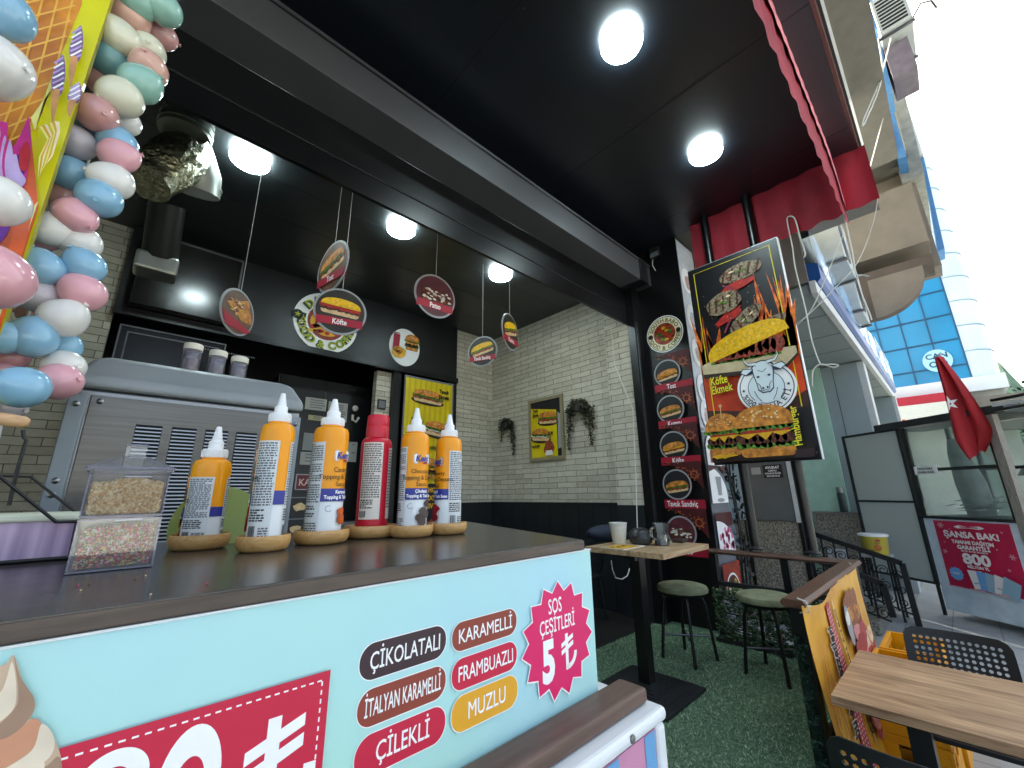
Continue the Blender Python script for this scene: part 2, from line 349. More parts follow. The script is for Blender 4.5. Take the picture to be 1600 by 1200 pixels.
# ================= ground =================
g=MB(); g.add([(-60,-60,-.3),(400,-60,-.3),(400,.6,-.3),(-60,.6,-.3)],[(0,1,2,3)],tile_mat('street_paving','#b4b7b9','#808284',.6,.4,.55))
g.add([(4.9,.6,-.3),(400,.6,-.3),(400,60,-.3),(4.9,60,-.3)],[(0,1,2,3)],MATS['street_paving'])
tag(g.build('street_paving'),None,None,kind='structure')
g=MB(); g.box((-4,.62,-.3),(4.6,2.5,0),mat('turf_base','#6a866c',.95,var=.5,vs=40,bump=.8,bs=300)); tag(g.build('terrace_floor'),None,None,kind='structure')
g=MB(); g.box((-2,2.505,-.3),(4.9,8.2,.004),tile_mat('interior_floor_tiles','#3a3836','#1c1c1c',.6,.6,.35)); tag(g.build('interior_floor'),None,None,kind='structure')
TG=[mat('turf_'+n,c,.8,spec=.2) for n,c in (('dark','#648a63'),('mid','#8db186'),('pale','#c3d2b4'))]
g=MB()
for i in range(52000):
    x=.9+3.6*random.random(); y=.66+1.84*random.random()**1.1; a=random.random()*2*PI; h=random.uniform(.007,.015); b=.0016+.0012*random.random()
    tx,ty=random.gauss(0,.008),random.gauss(0,.008)
    g.add([(x-b*math.cos(a),y-b*math.sin(a),.0),(x+b*math.cos(a),y+b*math.sin(a),.0),(x+tx,y+ty,h)],[(0,1,2)],random.choice(TG))
single(g,'artificial_turf','short green artificial turf covering the terrace floor','turf',kind='stuff')
# ================= shop building =================
shop=thing('shop_building','snack shop front with dark ceilings and white brick walls inside','building',(0,2.5,0))
XR=4.5; YB=5.27; ZC=4.02
m=MB(); m.box((XR,2.5,1.2),(XR+.12,YB,ZC),BRX); m.box((XR-.07,2.5,1.2),(XR,2.86,ZC),BRX); m.build('brick_side_wall',shop)
m=MB(); m.box((3.68,YB,1.2),(XR,YB+.12,ZC),BRY); m.build('brick_back_wall',shop)
m=MB(); m.box((-1.2,YB,.004),(-.3,YB+.12,ZC),BRY); m.build('brick_back_wall',shop)
m=MB(); m.box((-1.0,2.6,.004),(-.88,YB,ZC),BRX); m.build('brick_side_wall',shop)
WAIN=mat('dark_wainscot','#1d2226',.45,var=.15,vs=4)
m=MB(); m.box((XR-.02,2.86,.004),(XR+.12,YB,1.2),WAIN); m.box((XR-.09,2.5,.004),(XR,2.86,1.2),WAIN); m.box((3.68,YB-.02,.004),(XR-.02,YB+.1,1.2),WAIN)
m.box((XR-.03,2.87,1.2),(XR-.002,YB,1.225),WAIN); m.box((3.68,YB-.035,1.2),(XR-.03,YB-.002,1.225),WAIN)
for i in range(9): m.box((XR-.026,3.0+i*.25,.05),(XR-.0195,3.004+i*.25,1.19),BLKM)
m.build('wainscot',shop)
m=MB(); m.box((-1.2,2.6,ZC),(4.62,YB+.1,ZC+.1),CEILI)
for i in range(5): m.box((-.8,3.0+i*.55,ZC-.0015),(4.45,3.003+i*.55,ZC),BLKM)
m.build('interior_ceiling',shop)
m=MB(); m.box((-.3,5.2,3.09),(3.7,5.262,ZC-.002),mat('header_panel','#191b1c',.4,var=.25,vs=3)); m.box((-.3,5.15,3.06),(3.7,5.2,3.14),BLK); m.build('kitchen_header',shop)
m=MB(); m.box((3.6,5.19,.004),(3.7,5.27,3.06),BLK); m.box((2.62,5.2,.004),(2.74,5.28,3.06),BLK); m.build('kitchen_door_frame',shop)
m=MB(); m.box((-1.2,8.0,.004),(4.6,8.1,ZC),mat('kitchen_wall','#1a1c1e',.5,var=.2)); m.box((-1.3,YB+.13,.004),(-1.2,8,ZC),BLKM); m.box((4.5,YB+.13,.004),(4.6,8,ZC),BLKM); m.box((-1.2,YB+.12,ZC-.05),(4.6,8,ZC),BLKM); m.build('kitchen_shell',shop)
m=MB(); m.box((2.41,5.29,.006),(2.63,5.40,3.05),BRY); m.build('brick_pier',shop)
# front: shutter box, header, posts
SHUT=mat('dark_grey_shutter_box','#6a6c70',.45,.55,var=.1,vs=2)
m=MB(); m.box((-3.5,2.21,3.9),(4.595,2.5,4.2),SHUT); m.box((-3.5,2.2,4.175),(4.595,2.21,4.2),SHUT); m.box((-3.5,2.202,4.16),(4.595,2.21,4.172),BLK)
m.box((4.32,2.195,3.895),(4.5,2.5,4.205),mat('shutter_end_cap','#26282c',.35,.3)); m.build('shutter_box',shop,bevel=.004)
m=MB(); m.box((-3.5,2.46,4.2),(4.6,2.6,4.5),BLK); m.build('upper_fascia',shop)
m=MB(); m.box((-3.5,2.5,3.42),(4.45,2.53,3.9),BLK); m.box((-3.5,2.495,3.60),(4.45,2.5,3.615),BLKM); m.build('door_header',shop)
m=MB(); m.box((4.41,2.4,0),(4.6,2.495,3.9),BLK); m.box((4.43,2.385,0),(4.47,2.4,3.42),STEELD); m.build('door_post',shop)
m=MB(); m.box((-3.6,2.5,-.3),(-1.0,2.7,4.5),BLK); m.build('front_wall',shop)
# storeys over the shop with the overhang that shades the street
m=MB(); m.box((-8,.0,4.62),(6.2,9,14),CONC); m.build('upper_storeys',shop)
m=MB(); m.box((-8,-.36,6.3),(8.0,-.002,6.5),mat('overhang_soffit','#77736c',.8,var=.1)); m.box((-8,-.03,6.29),(8.0,.0,6.3),WHITE); m.build('overhang_slab',shop)
# ================= canopy =================
can=thing('street_canopy','black panelled canopy with dark red cloth valance over the terrace','canopy',(4.5,0,4.45))
m=MB(); m.box((-4,.03,4.45),(4.62,2.46,4.5),CEILM)
for x in (0.0,1.39,2.80,4.2): m.box((x-.002,.04,4.4485),(x+.002,2.44,4.45),BLKM)

for x in (.05,1.34,1.44,2.75,2.85,4.15):
    for y in (.25,.8,1.35,1.9,2.35): m.lathe([(.006,0),(.005,-.003),(0,-.0035)],STEELD,(x,y,4.4499),8)
m.build('ceiling_panel',can)
m=MB(); pts=[]; n=60
for i in range(n+1):
    y=-.02+1.64*i/n; zb=3.86-.03*math.sin(PI*i/n)+.012*math.sin(i*.9); xx=4.55+.012*math.sin(i*.7)
    pts+= [(xx,y,4.45),(xx+.006*math.sin(i*.5),y,4.2),(xx,y,zb)]
m.add(pts,[q for i in range(n) for q in ((3*i,3*i+1,3*i+4,3*i+3),(3*i+1,3*i+2,3*i+5,3*i+4))],REDF,True); m.build('side_curtain',can)
m=MB(); pts=[]; n=120
for i in range(n+1):
    x=-1+5.5*i/n; yy=.225+.006*math.sin(i*1.3); zb=3.67+.012*math.sin(i*.8)
    pts+= [(x,yy,4.45),(x,yy+.004,4.15),(x,yy,zb)]
m.add(pts,[q for i in range(n) for q in ((3*i,3*i+1,3*i+4,3*i+3),(3*i+1,3*i+2,3*i+5,3*i+4))],REDF,True); m.build('front_valance',can)
m=MB(); pts=[]
for i in range(n+1):
    x=-1+5.55*i/n; yy=.214+.002*math.sin(i*1.9); e=max(0,(x-4.2)/.35); zb=4.20+.012*math.sin(i*.55+.5*math.sin(i*.31))-.50*e
    pts+= [(x,yy,4.445-.3*e*e),(x,yy-.004,zb)]
m.add(pts,[(2*i,2*i+1,2*i+3,2*i+2) for i in range(n)],PINKF,True); m.build('sunlit_strip',can)
m=MB(); m.tube([(-4,.03,4.47),(1,.025,4.468),(2.6,.035,4.466),(4.6,.03,4.47)],.022,mat('rusty_brown_edge','#5a3a36',.7,var=.3,vs=9),6); m.build('edge_roll',can)
m=MB(); m.box((-4,-.002,4.46),(4.66,.03,4.62),mat('canopy_side','#1e262c',.6)); m.build('outer_edge',can)
# ================= lamps =================
LED=mat('lit_diffuser','#ffffff',.5,emit=10.5,ecol='#d9ebff')
def lamp(loc,r,label,group):
    t=thing('ceiling_light',label,'ceiling light',loc,group=group)
    m=MB(); m.lathe([(r*.92,0),(r*.92,-.022)],WPL,loc,32,cap0=False,cap1=False); m.build('housing',t)
    m=MB(); m.lathe([(r*.985,-.0235),(r*1.0,-.034),(r*.97,-.044),(r*.85,-.049),(0,-.051)],LED,loc,32,cap1=False,cap0=True); m.build('diffuser',t)
lamp((2.08,1.02,4.448),.145,'lit round ceiling light on the canopy nearest the street, the larger one','canopy ceiling lights')
lamp((3.52,1.02,4.448),.145,'lit round ceiling light on the canopy above the hamburger sign','canopy ceiling lights')
for x,l in ((.35,'lit round ceiling light inside the shop near the foil wrapped duct'),(1.70,'lit round ceiling light inside the shop, middle one of three'),(3.07,'lit round ceiling light inside the shop near the brick wall')):
    lamp((x,3.42,4.018),.142,l,'interior ceiling lights')
# ================= food drawings =================
def blob(A,cx,cy,rx,ry,m,n=14,j=.18,lift=True):
    A.poly([(cx+rx*math.cos(2*PI*i/n)*(1+random.uniform(-j,j)),cy+ry*math.sin(2*PI*i/n)*(1+random.uniform(-j,j))) for i in range(n)],m,lift)
def sandwich(A,cx,cy,w,h,rot=0,fill=None,board=True,top=None,seeds=10):
    fill=fill or (MEAT,TOM,LET); top=top or BUN
    A.at(cx,cy,rot)
    if board: A.ell(0,-.30*h,.56*w,.26*h,DKB)
    A.poly([(x,y-.22*h) for x,y in rrect(w*.96,.34*h,.16*h)],BUNL)
    for i,fm in enumerate(fill):
        for k in range(7): blob(A,(-.42+.14*k)*w,(-.06+.06*i-.03*(k%2))*h,.11*w,.13*h,fm,9,.3,lift=(k==0))
    pts=[(-.5*w,.08*h)]+[(.5*w*math.cos(R(t)),.10*h+.42*h*math.sin(R(t))**.75) for t in range(172,7,-12)]+[(.5*w,.08*h)]
    A.poly(pts,top)
    A.k+=1
    for i in range(seeds):
        a=random.uniform(25,155); q=random.uniform(.5,.85); A.ell(.46*w*math.cos(R(a))*q,.12*h+.36*h*math.sin(R(a))*q,.012*w,.008*w,SEED,6,False)
    A.pop()
def burger(A,cx,cy,w,h,seeds=16):
    A.at(cx,cy)
    A.poly([(x,y-.36*h) for x,y in rrect(w*.86,.2*h,.09*h)],BUN)
    for k in range(9): blob(A,(-.4+.1*k)*w,-.22*h,.1*w,.08*h,LET,8,.35,k==0)
    for k in range(7): blob(A,(-.36+.12*k)*w,-.12*h,.1*w,.1*h,MEAT,9,.2,k==0)
    A.poly([(-.44*w,-.02*h),(.44*w,-.01*h),(.25*w,-.1*h),(.12*w,-.03*h),(0,-.16*h),(-.12*w,-.03*h),(-.28*w,-.12*h)],CHE)
    A.poly([(x,y+.035*h) for x,y in rrect(w*.8,.09*h,.04*h)],TOM)
    for k in range(10): blob(A,(-.45+.1*k)*w,.08*h,.08*w,.06*h,LET,8,.35,k==0)
    A.poly([(-.48*w,.1*h)]+[(.48*w*math.cos(R(t)),.12*h+.38*h*math.sin(R(t))**.8) for t in range(172,7,-12)]+[(.48*w,.1*h)],BUN)
    A.k+=1
    for i in range(seeds):
        a=random.uniform(25,155); q=random.uniform(.4,.88); A.ell(.46*w*math.cos(R(a))*q,.14*h+.32*h*math.sin(R(a))*q,.018*w,.012*w,SEED,6,False)
    A.pop()
def patty(A,cx,cy,w,h,rot=0):
    A.at(cx,cy,rot); blob(A,0,0,.5*w,.5*h,CHAR,18,.06); A.k+=1
    for k in range(5): A.line([(-.4*w+.2*w*k-.06*w,-.32*h),(-.4*w+.2*w*k+.06*w,.34*h)],.05*w,MEAT)
    for k in range(5): blob(A,random.uniform(-.3,.3)*w,random.uniform(-.2,.3)*h,.07*w,.05*h,random.choice((LET,SEED,MEATR)),7,.3,False)
    A.pop()
# ================= menu pillar =================
pil=thing('menu_pillar','black square pillar covered with printed sandwich pictures and red name bands','pillar',(4.85,2.2,0))
m=MB(); m.box((4.6,1.84,0),(5.1,2.495,4.449),mat('pillar_black_print','#0b0b0d',.35))
A=Art(m,(4.6,2.5,0),(0,-1,0),(0,0,1),.0012,pix=(0,4.6))
def Y2(y): return 2.5-y
dots=mat('orange_dot_print','#a8552c',.5,var=.3)
# round logo
A.ell(.385,3.22,.235,.235,TXW,36); A.ell(.385,3.22,.222,.222,DKG,36); A.ell(.385,3.22,.215,.215,CREAM,36); A.ell(.385,3.22,.14,.14,mat('spice_print','#a03c1c',.5,var=.6,vs=30,dark='#3c120a'),30)
A.arc_text('SOUTH BABO',.385,3.22,.178,.05,mat('olive_print','#6d6a1e',.5),90); A.arc_text('FOOD & COFFEE',.385,3.22,.178,.05,MATS['olive_print'],270,inner=True)
for s in (-1,1): A.ell(.385+s*.178,3.22,.03,.03,TXK,14)
for i in range(10): blob(A,.385+random.uniform(-.08,.08),3.22+random.uniform(-.08,.08),.03,.02,random.choice((TOM,CHE,LET,MEATR)),7,.3,i==0)
tiles=[('Tost',2.718,2.545),('Kumru',2.275,2.102),('Köfte',1.849,1.68),('Tavuk Sandviç',1.422,1.216),('Patso',.929,.74)]
for i,(t,zc,zb) in enumerate(tiles):
    k0=A.k
    A.poly([(.655,zc+.24),(.22,zc+.24),(.34,zc+.2),(.48,zc+.13),(.58,zc+.04),(.655,zc-.06)],DKR)
    A.k+=1
    for q in range(16):
        f=random.random(); A.ell(.25+.38*f+random.uniform(-.02,.02),zc+.225-.16*f*f+random.uniform(-.03,.02),.008,.008,dots,7,False)
    A.ring(.57,zc+.1,.03,.045,dots,14)
    for q in range(8): A.line([(.57+.05*math.cos(q*PI/4),zc+.1+.05*math.sin(q*PI/4)),(.57+.065*math.cos(q*PI/4),zc+.1+.065*math.sin(q*PI/4))],.012,dots)
    A.ell(.37,zc,.165,.165,SIL,32); A.ell(.37,zc,.148,.148,DKG if t!='Patso' else mat('plum_print','#5d2430',.5,var=.4,vs=20),32)
    if t=='Patso':
        A.rect(.25,zc-.06,.49,zc+.03,MEAT)
        for q in range(26): blob(A,.26+.22*random.random(),zc-.05+.08*random.random(),.018,.01,random.choice((SAU,SAU,MEATR)),6,.4,q==0)
    else: sandwich(A,.37,zc-.03,.25,.13,R(8),(MEATR,TOM,LET) if i%2 else (MEAT,TOM,CHE),False,BUN)
    A.rect(.21 if i else .2,zb-.045,.66,zb+.045,RED)
    A.text(t,.41,zb-.026,.06,TXW,.015,.72)
# front face with pale drink and ice cream tiles
B=Art(m,(4.6,1.84,0),(1,0,0),(0,0,1),.0012)
B.rect(.01,1.98,.49,4.42,PPL); B.rect(.01,.02,.49,1.98,GRP)
for i,(z,c) in enumerate(((3.9,TOM),(3.4,SIL),(2.95,BUNL),(2.5,PPL),(2.2,MEATR))):
    B.ell(.2,z,.15,.17,TXW,20); blob(B,.22,z-.02,.09,.1,mat('washed_print_%d'%i,('#c4a49c','#b5b8c2','#c9b39a','#b6bac4','#c7a9a4')[i],.5,var=.3,vs=20),12,.2)
B.rect(.01,2.0,.49,2.03,SIL)
B.poly([(.04,1.62),(.44,1.62)]+[(.24+.2*math.cos(R(a)),1.8+.17*math.sin(R(a))) for a in range(0,181,15)],TXW)
for i in range(9): B.rect(.13+i*.018,1.76,.142+i*.018,1.88+.02*(i%3),CHE,i==0)
B.poly([(.12,1.65),(.32,1.65),(.30,1.79),(.14,1.79)],RED)
B.poly([(.02,1.22),(.46,1.22)]+[(.02+.44*math.cos(R(a)),1.3+.3*math.sin(R(a))) for a in range(0,91,10)],TXW); B.poly([(.2,1.3),(.3,1.3),(.33,1.5),(.17,1.5)],SIL); B.ell(.25,1.25,.1,.02,SIL,14)
B.poly([(.02,1.55),(.02,1.62),(.48,1.62),(.48,1.52),(.3,1.61)],DKR)
B.poly([(.02,.98),(.48,.98),(.48,1.12),(.02,1.12)],DKR); B.poly([(.03,.72),(.45,.72)]+[(.03+.42*math.cos(R(a)),.78+.26*math.sin(R(a))) for a in range(0,91,10)],TXW)
for i in range(24): blob(B,.08+.33*random.random(),.74+.2*random.random(),.03,.03,mat(('berry_print','pink_ice_print')[i%2],('#a51e56','#d97aa2')[i%2],.5,var=.3,vs=30),7,.3,i==0)
B.poly([(.02,.32),(.48,.32),(.48,.62),(.02,.62)],mat('orange_red_print','#9c2f1a',.5,var=.4,vs=12)); B.ring(.24,.33,.17,.19,TXW,20,0,180); B.ell(.24,.33,.17,.17,MEAT,18,True,0,180)
for i in range(8): blob(B,.12+.25*random.random(),.36+.08*random.random(),.04,.03,random.choice((LET,CHE,SAU)),7,.3,i==0)
m.build('printed_pillar',pil)
# camera box on pillar and cable
t=thing('electrical_box','small grey metal box with clipped lid high on the black pillar face','box',(4.599,2.10,4.30))
m=MB(); m.box((4.55,2.04,4.26),(4.598,2.17,4.40),STEELD); m.box((4.546,2.05,4.27),(4.55,2.16,4.33),GREYP); m.ball((4.545,2.1,4.365),(.006,.02,.02),BLK); m.build('box_body',t,bevel=.006)
m=MB(); m.tube([(4.585,2.15,4.26),(4.585,2.16,4.18),(4.587,2.13,4.09)],.006,CORDW,6); m.build('cable_end',t)
# ================= big hamburger sign =================
sg=thing('hamburger_sign','tall black and orange hamburger sign with white cow emblem mounted on posts','sign',(4.42,1.2,1.6))
m=MB(); m.box((4.4,.765,1.6),(4.445,1.665,3.79),mat('sign_frame_black','#141414',.4)); m.box((4.396,.757,1.6),(4.446,.765,3.79),WHITE); m.box((4.4,.765,3.79),(4.445,1.665,3.8),GREYP)
A=Art(m,(4.4,1.665,1.6),(0,-1,0),(0,0,1),.0011,pix=(0,4.4))
def q(x,y): return (1080+x/3.3333,380+y/3.3333)
def Q(x,y): return A.px(*q(x,y))
A.rect(.0,.0,.9,2.19,mat('sign_dark_print','#101017',.4,var=.3,vs=3))
A.poly([(.01,.98),(.89,.98),(.89,.62),(.7,.52),(.4,.5),(.01,.56)],mat('orange_glow_print','#e04a16',.45,var=.35,vs=2.5,dark='#a82a10'))
A.poly([(.01,.56),(.4,.5),(.7,.52),(.89,.62),(.89,.48),(.5,.40),(.01,.46)],mat('brown_haze_print','#4a2b22',.45,var=.4,vs=5))
for sx,hh,ww,n in ((.1,.75,.16,9),(.75,1.1,.22,14),(.6,.6,.2,10),(.86,.9,.1,8)):
    for i in range(n):
        x=sx+random.uniform(-ww,ww)*.7; h=hh*random.uniform(.35,1); a=random.uniform(-.1,.1); b=.025+.03*random.random()
        x=min(.85,max(.05,x))
        A.poly([(x-b,.96),(x+b,.96),(x+b*.7+a*.3,.96+h*.4),(x+a,.96+h),(x-b*.6+a*.2,.96+h*.45)],FLM,lift=(i==0))
A.line([Q(125,905),Q(15,165),Q(405,12),Q(515,535)],.009,TXY); A.line([Q(530,600),Q(578,850)],.009,TXY)
patty(A,*Q(255,150),.42,.19,R(4)); 
for (x,y,w,h,r) in ((243,222,.34,.09,10),(200,385,.30,.10,26)): A.at(*Q(x,y),R(r)); blob(A,0,0,w/2,h/2,TOM,14,.25); A.pop()
A.line([Q(165,225),Q(215,240),Q(250,275)],.02,mat('onion_print','#8a2f4a',.5,var=.3,vs=30)); A.line([Q(180,470),Q(195,430),Q(215,390)],.02,MATS['onion_print'])
patty(A,*Q(400,432),.36,.12,R(22)); patty(A,*Q(172,318),.36,.24,R(8)); patty(A,*Q(288,400),.37,.16,R(38))
for i in range(40): A.ell(*Q(random.uniform(60,400),random.uniform(190,420)),.003,.003,SEED,5,i==0)
A.poly([Q(65,645),Q(140,605),Q(552,538),Q(560,575),Q(490,648),Q(75,690)],mat('plank_print','#c9b892',.5,var=.15,vs=14)); A.poly([Q(75,690),Q(490,648),Q(560,575),Q(562,590),Q(492,668),Q(80,712)],DKB)
for i in range(12): blob(A,*Q(135+29*i,628-5.0*i),.05,.025,LET,8,.4,i==0)
for i in range(9): blob(A,*Q(150+39*i,612-7*i),.055,.025,TOM,8,.3,i==0)
for i in range(10): blob(A,*Q(140+35*i,590-7.4*i),.06,.075,MEATR,10,.25,i==0)
A.at(*Q(297,532),R(13)); A.poly([(-.38,-.03)]+[(.38*math.cos(R(t)),-.01+.19*math.sin(R(t))**.7) for t in range(176,3,-8)]+[(.38,-.03)],GBUN); A.k+=1
for i in range(80):
    a=random.uniform(12,168); s=random.uniform(.2,.92); A.ell(.36*math.cos(R(a))*s,-.01+.18*math.sin(R(a))**.7*s,.006,.004,SEED if i%2 else CHE,5,False)
A.pop()
OUTY=((TXK,.05),(TXY,.018))
for mm_,bd in OUTY:
    A.fit('Köfte',Q(116,748),Q(202,728),Q(110,705),mm_,bd); A.fit('Ekmek',Q(122,793),Q(230,768),Q(116,752),mm_,bd)
# cow emblem
c=Q(400,756); A.ell(*c,.25,.25,TXW,40); A.ring(*c,.222,.23,mat('navy_print','#20304a',.5),40); A.ring(*c,.15,.156,MATS['navy_print'],40)
A.ell(*c,.15,.15,mat('ice_blue_print','#d9e6ec',.5),30)
NV=MATS['navy_print']; cx,cy=c
A.poly([(cx-.1,cy-.14),(cx-.13,cy-.02),(cx-.07,cy+.1),(cx+.07,cy+.1),(cx+.13,cy-.02),(cx+.1,cy-.14)],MATS['ice_blue_print'])
head=[(-.085,.16),(-.05,.2),(0,.21),(.05,.2),(.085,.16),(.08,.08),(.065,.0),(.06,-.06),(.03,-.09),(-.03,-.09),(-.06,-.06),(-.065,.0),(-.08,.08)]
A.poly([(cx+x*1.12,cy+.045+y*1.08) for x,y in head],NV); A.poly([(cx+x,cy+.05+y) for x,y in head],MATS['ice_blue_print'])
for s in (-1,1):
    A.poly([(cx+s*.08,cy+.2),(cx+s*.17,cy+.22),(cx+s*.2,cy+.18),(cx+s*.15,cy+.14),(cx+s*.09,cy+.15)],NV); A.poly([(cx+s*.085,cy+.195),(cx+s*.165,cy+.21),(cx+s*.19,cy+.18),(cx+s*.15,cy+.15)],MATS['ice_blue_print'])
    A.line([(cx+s*.05,cy+.24),(cx+s*.12,cy+.25),(cx+s*.15,cy+.29),(cx+s*.145,cy+.34)],.04,NV,True); A.line([(cx+s*.05,cy+.24),(cx+s*.118,cy+.25),(cx+s*.147,cy+.29),(cx+s*.145,cy+.335)],.026,MATS['ice_blue_print'],True)
    A.ell(cx+s*.048,cy+.11,.014,.01,NV,10); A.ell(cx+s*.02,cy-.005,.009,.012,NV,8)
    A.line([(cx+s*.06,cy+.05),(cx+s*.04,cy+.02),(cx+s*.035,cy-.03)],.006,NV); A.line([(cx+s*.1,cy-.02),(cx+s*.08,cy-.08),(cx+s*.05,cy-.13)],.006,NV)
    A.star(cx+s*.19,cy-.005,.018,.008,5,NV)
A.line([(cx-.03,cy-.035),(cx,cy-.028),(cx+.03,cy-.035)],.006,NV)
A.line([(cx-.04,cy+.17),(cx,cy+.15),(cx+.035,cy+.175)],.006,NV)
A.arc_text('%100 DANA ETİ',cx,cy,.187,.048,NV,270,.02,True,.98)
A.poly([(.02,.02),(.88,.02),(.88,.14),(.5,.2),(.02,.16)],mat('dark_table_print','#20120c',.4,var=.5,vs=9))
burger(A,*Q(187,1005),.34,.44); burger(A,*Q(400,985),.52,.5,26)
A.line([Q(178,915),Q(172,850)],.008,BUNL); A.ring(*Q(172,855),.008,.016,BUNL,10)
for i in range(10): A.line([Q(130+i*8,1120+random.uniform(-6,6)),Q(175+i*10,1105+random.uniform(-10,10))],.012,CHE)
for i in range(5): A.line([Q(560,1085+i*8),Q(660,1075+i*9)],.01,mat('dim_smear_print','#3a2a30',.5))
for mm_,bd in OUTY: A.fit('Hamburger',Q(600,1055),Q(563,853),Q(556,1062),mm_,bd)
m.build('lightbox',sg)
m=MB()
for y in (.80,1.62): m.lathe([(.012,0),(.012,.006)],STEEL,(4.396,y,1.66),10,(-1,0,0))
m.build('fixing_screws',sg)
for i,(y,l) in enumerate(((1.43,'round black metal post behind the hamburger sign, next to the menu pillar'),(.98,'round black metal post behind the hamburger sign, on the street side'))):
    t=thing('support_post',l,'post',(4.48,y,.81),group='posts behind the hamburger sign')
    m=MB(); m.tube([(4.48,y,.815),(4.48,y,4.45)],.043,BLK,16); m.build('post_tube',t)
    m=MB(); m.lathe([(.065,0),(.065,.012),(.05,.02),(.045,.03)],IRON,(4.48,y,.8105),16); m.build('base_plate',t)
    m=MB(); m.box((4.446,y-.03,2.0),(4.4475,y+.03,2.05),STEELD); m.build('bracket',t); m=MB(); m.box((4.446,y-.03,3.4),(4.4475,y+.03,3.45),STEELD); m.build('bracket',t)
# ================= hanging round menu discs =================
def disc(px,py,Yd,D,yaw,name,label,art,top=None,tilt=0):
    P=on(1,px,py,Yd); t=thing('hanging_menu_disc',label,'hanging sign',P,yaw,'round menu discs hanging from the ceiling')
    rm=Matrix.Rotation(tilt,3,'Y')
    m=MB(); r=D/2
    rim=[(r*math.cos(2*PI*i/40),0,r*math.sin(2*PI*i/40)) for i in range(40)]
    m.prism([rm@Vector((x,.004,z)) for x,_,z in rim],(0,-.008,0),SIL)
    for s in (1,-1):
        A=Art(m,rm@Vector((0,-s*.004,0)),rm@Vector((s,0,0)),rm@Vector((0,0,1)),.0008)
        art(A,r,name)
    m.build('disc',t,local=True)
    m=MB(); m.tube([(0,0,r-.004),(0,0,ZC-P.z)],.0022,CORDW,5); m.build('cord',t,local=True)
def d_std(bg,kind):
    def f(A,r,name):
        A.ell(0,0,r*.92,r*.92,bg,36)
        if kind=='patso':
            A.rect(-.7*r,-.25*r,.7*r,.3*r,MEAT)
            for i in range(40): blob(A,random.uniform(-.68,.68)*r,random.uniform(-.25,.28)*r,.09*r,.05*r,random.choice((SAU,SAU,MEATR)),6,.4,i==0)
        elif kind=='fries':
            A.poly([(-.7*r,.2*r),(.5*r,.75*r),(.9*r,-.2*r),(.3*r,-.3*r)],BUN)
            for i in range(22): A.at(random.uniform(-.45,.35)*r,random.uniform(-.05,.45)*r,random.uniform(-1,1)); A.rect(-.16*r,-.025*r,.16*r,.025*r,random.choice((CHE,SEED,MEATR)),i==0); A.pop()
        else: sandwich(A,0,.12*r,1.5*r,.8*r,R(-4 if kind=='k' else 14),(MEAT,TOM,LET) if kind!='k' else (MEAT,MEAT,TOM),False,GBUN if kind!='t' else BUN)
        if name:
            x=.86*r; A.poly([(-x,-.62*r),(x,-.62*r),(x*1.02,-.3*r),(-x*1.02,-.3*r)],RED)
            A.text(name,0,-.57*r,.235*r,TXW,.022,.75 if len(name)<8 else .62)
        else: A.poly([(-.9*r,-.2*r),(.9*r,-.55*r),(.6*r,-.75*r),(-.6*r,-.75*r)],RED)
    return f
BROWNBG=mat('tan_print','#6b4a34',.5,var=.5,vs=9); OLV=mat('dark_olive_print','#2b2a20',.5,var=.4,vs=9); PLUM=mat('plum_print2','#5a2a33',.5,var=.3,vs=6)
disc(520,417,2.9,.42,R(-80),'Tost','round hanging menu disc reading Tost, turned aside and highest of the row',d_std(BROWNBG,'t'),tilt=R(0))
disc(532,487,2.75,.35,R(-14),'Köfte','round hanging menu disc reading Köfte in front of the round wall logo',d_std(OLV,'k'),tilt=R(0))
disc(680,463,3.0,.43,R(-3),'Patso','round plum coloured hanging menu disc reading Patso',d_std(PLUM,'patso'),tilt=R(0))
disc(754,549,3.4,.36,R(-63),'Tavuk Sandviç','round hanging menu disc reading Tavuk Sandviç before the brick wall',d_std(OLV,'s'))
disc(797,519,2.9,.40,R(22),'Kumru','round hanging menu disc seen nearly edge-on near the brick wall corner',d_std(OLV,'s'),tilt=R(-3))
disc(371,488,3.3,.34,R(44),'','round hanging menu disc showing fried potatoes, left of the wall logo',d_std(BROWNBG,'fries'),tilt=R(0))
# wall signs on the dark header
def wsign(px,py,rx,rz,name,label,cat,fn):
    P=on(1,px,py,5.199); t=thing(name,label,cat,P); m=MB(); m.prism([(P.x+rx*math.cos(2*PI*i/40),5.199,P.z+rz*math.sin(2*PI*i/40)) for i in range(40)],(0,-.012,0),TXW)
    A=Art(m,(P.x,5.187,P.z),(1,0,0),(0,0,1),.0015); fn(A); m.build('sign_face',t)
GRN=mat('lime_print','#a6b01c',.5); DGR=mat('dark_green_print','#2f3d14',.5)
def logo(A):
    A.at(0,0,0,.84); A.ell(0,0,.28,.28,mat('red_brown_print','#8d2a17',.5,var=.4,vs=14),30); A.ell(0,-.02,.24,.2,CHE,24)
    for i in range(22): blob(A,random.uniform(-.2,.2),random.uniform(-.18,.16),.05,.03,random.choice((TOM,MEATR,LET,CHE)),7,.4,i==0)
    for mm_,b in ((DGR,.06),(GRN,.02)):
        A.arc_text('DAPA',0,0,.365,.12,mm_,110,b); A.arc_text('FOOD & COFFEE',0,0,.365,.115,mm_,270,b,True,.92)
    for s in (-1,1): A.ell(s*.42,.02,.075,.075,TXK,18); A.star(s*.42,.02,.05,.02,5,GRN)
    A.pop()
wsign(510,505,.40,.40,'round_logo_sign','large round white logo sign with lime lettering on the dark header panel','sign',logo)
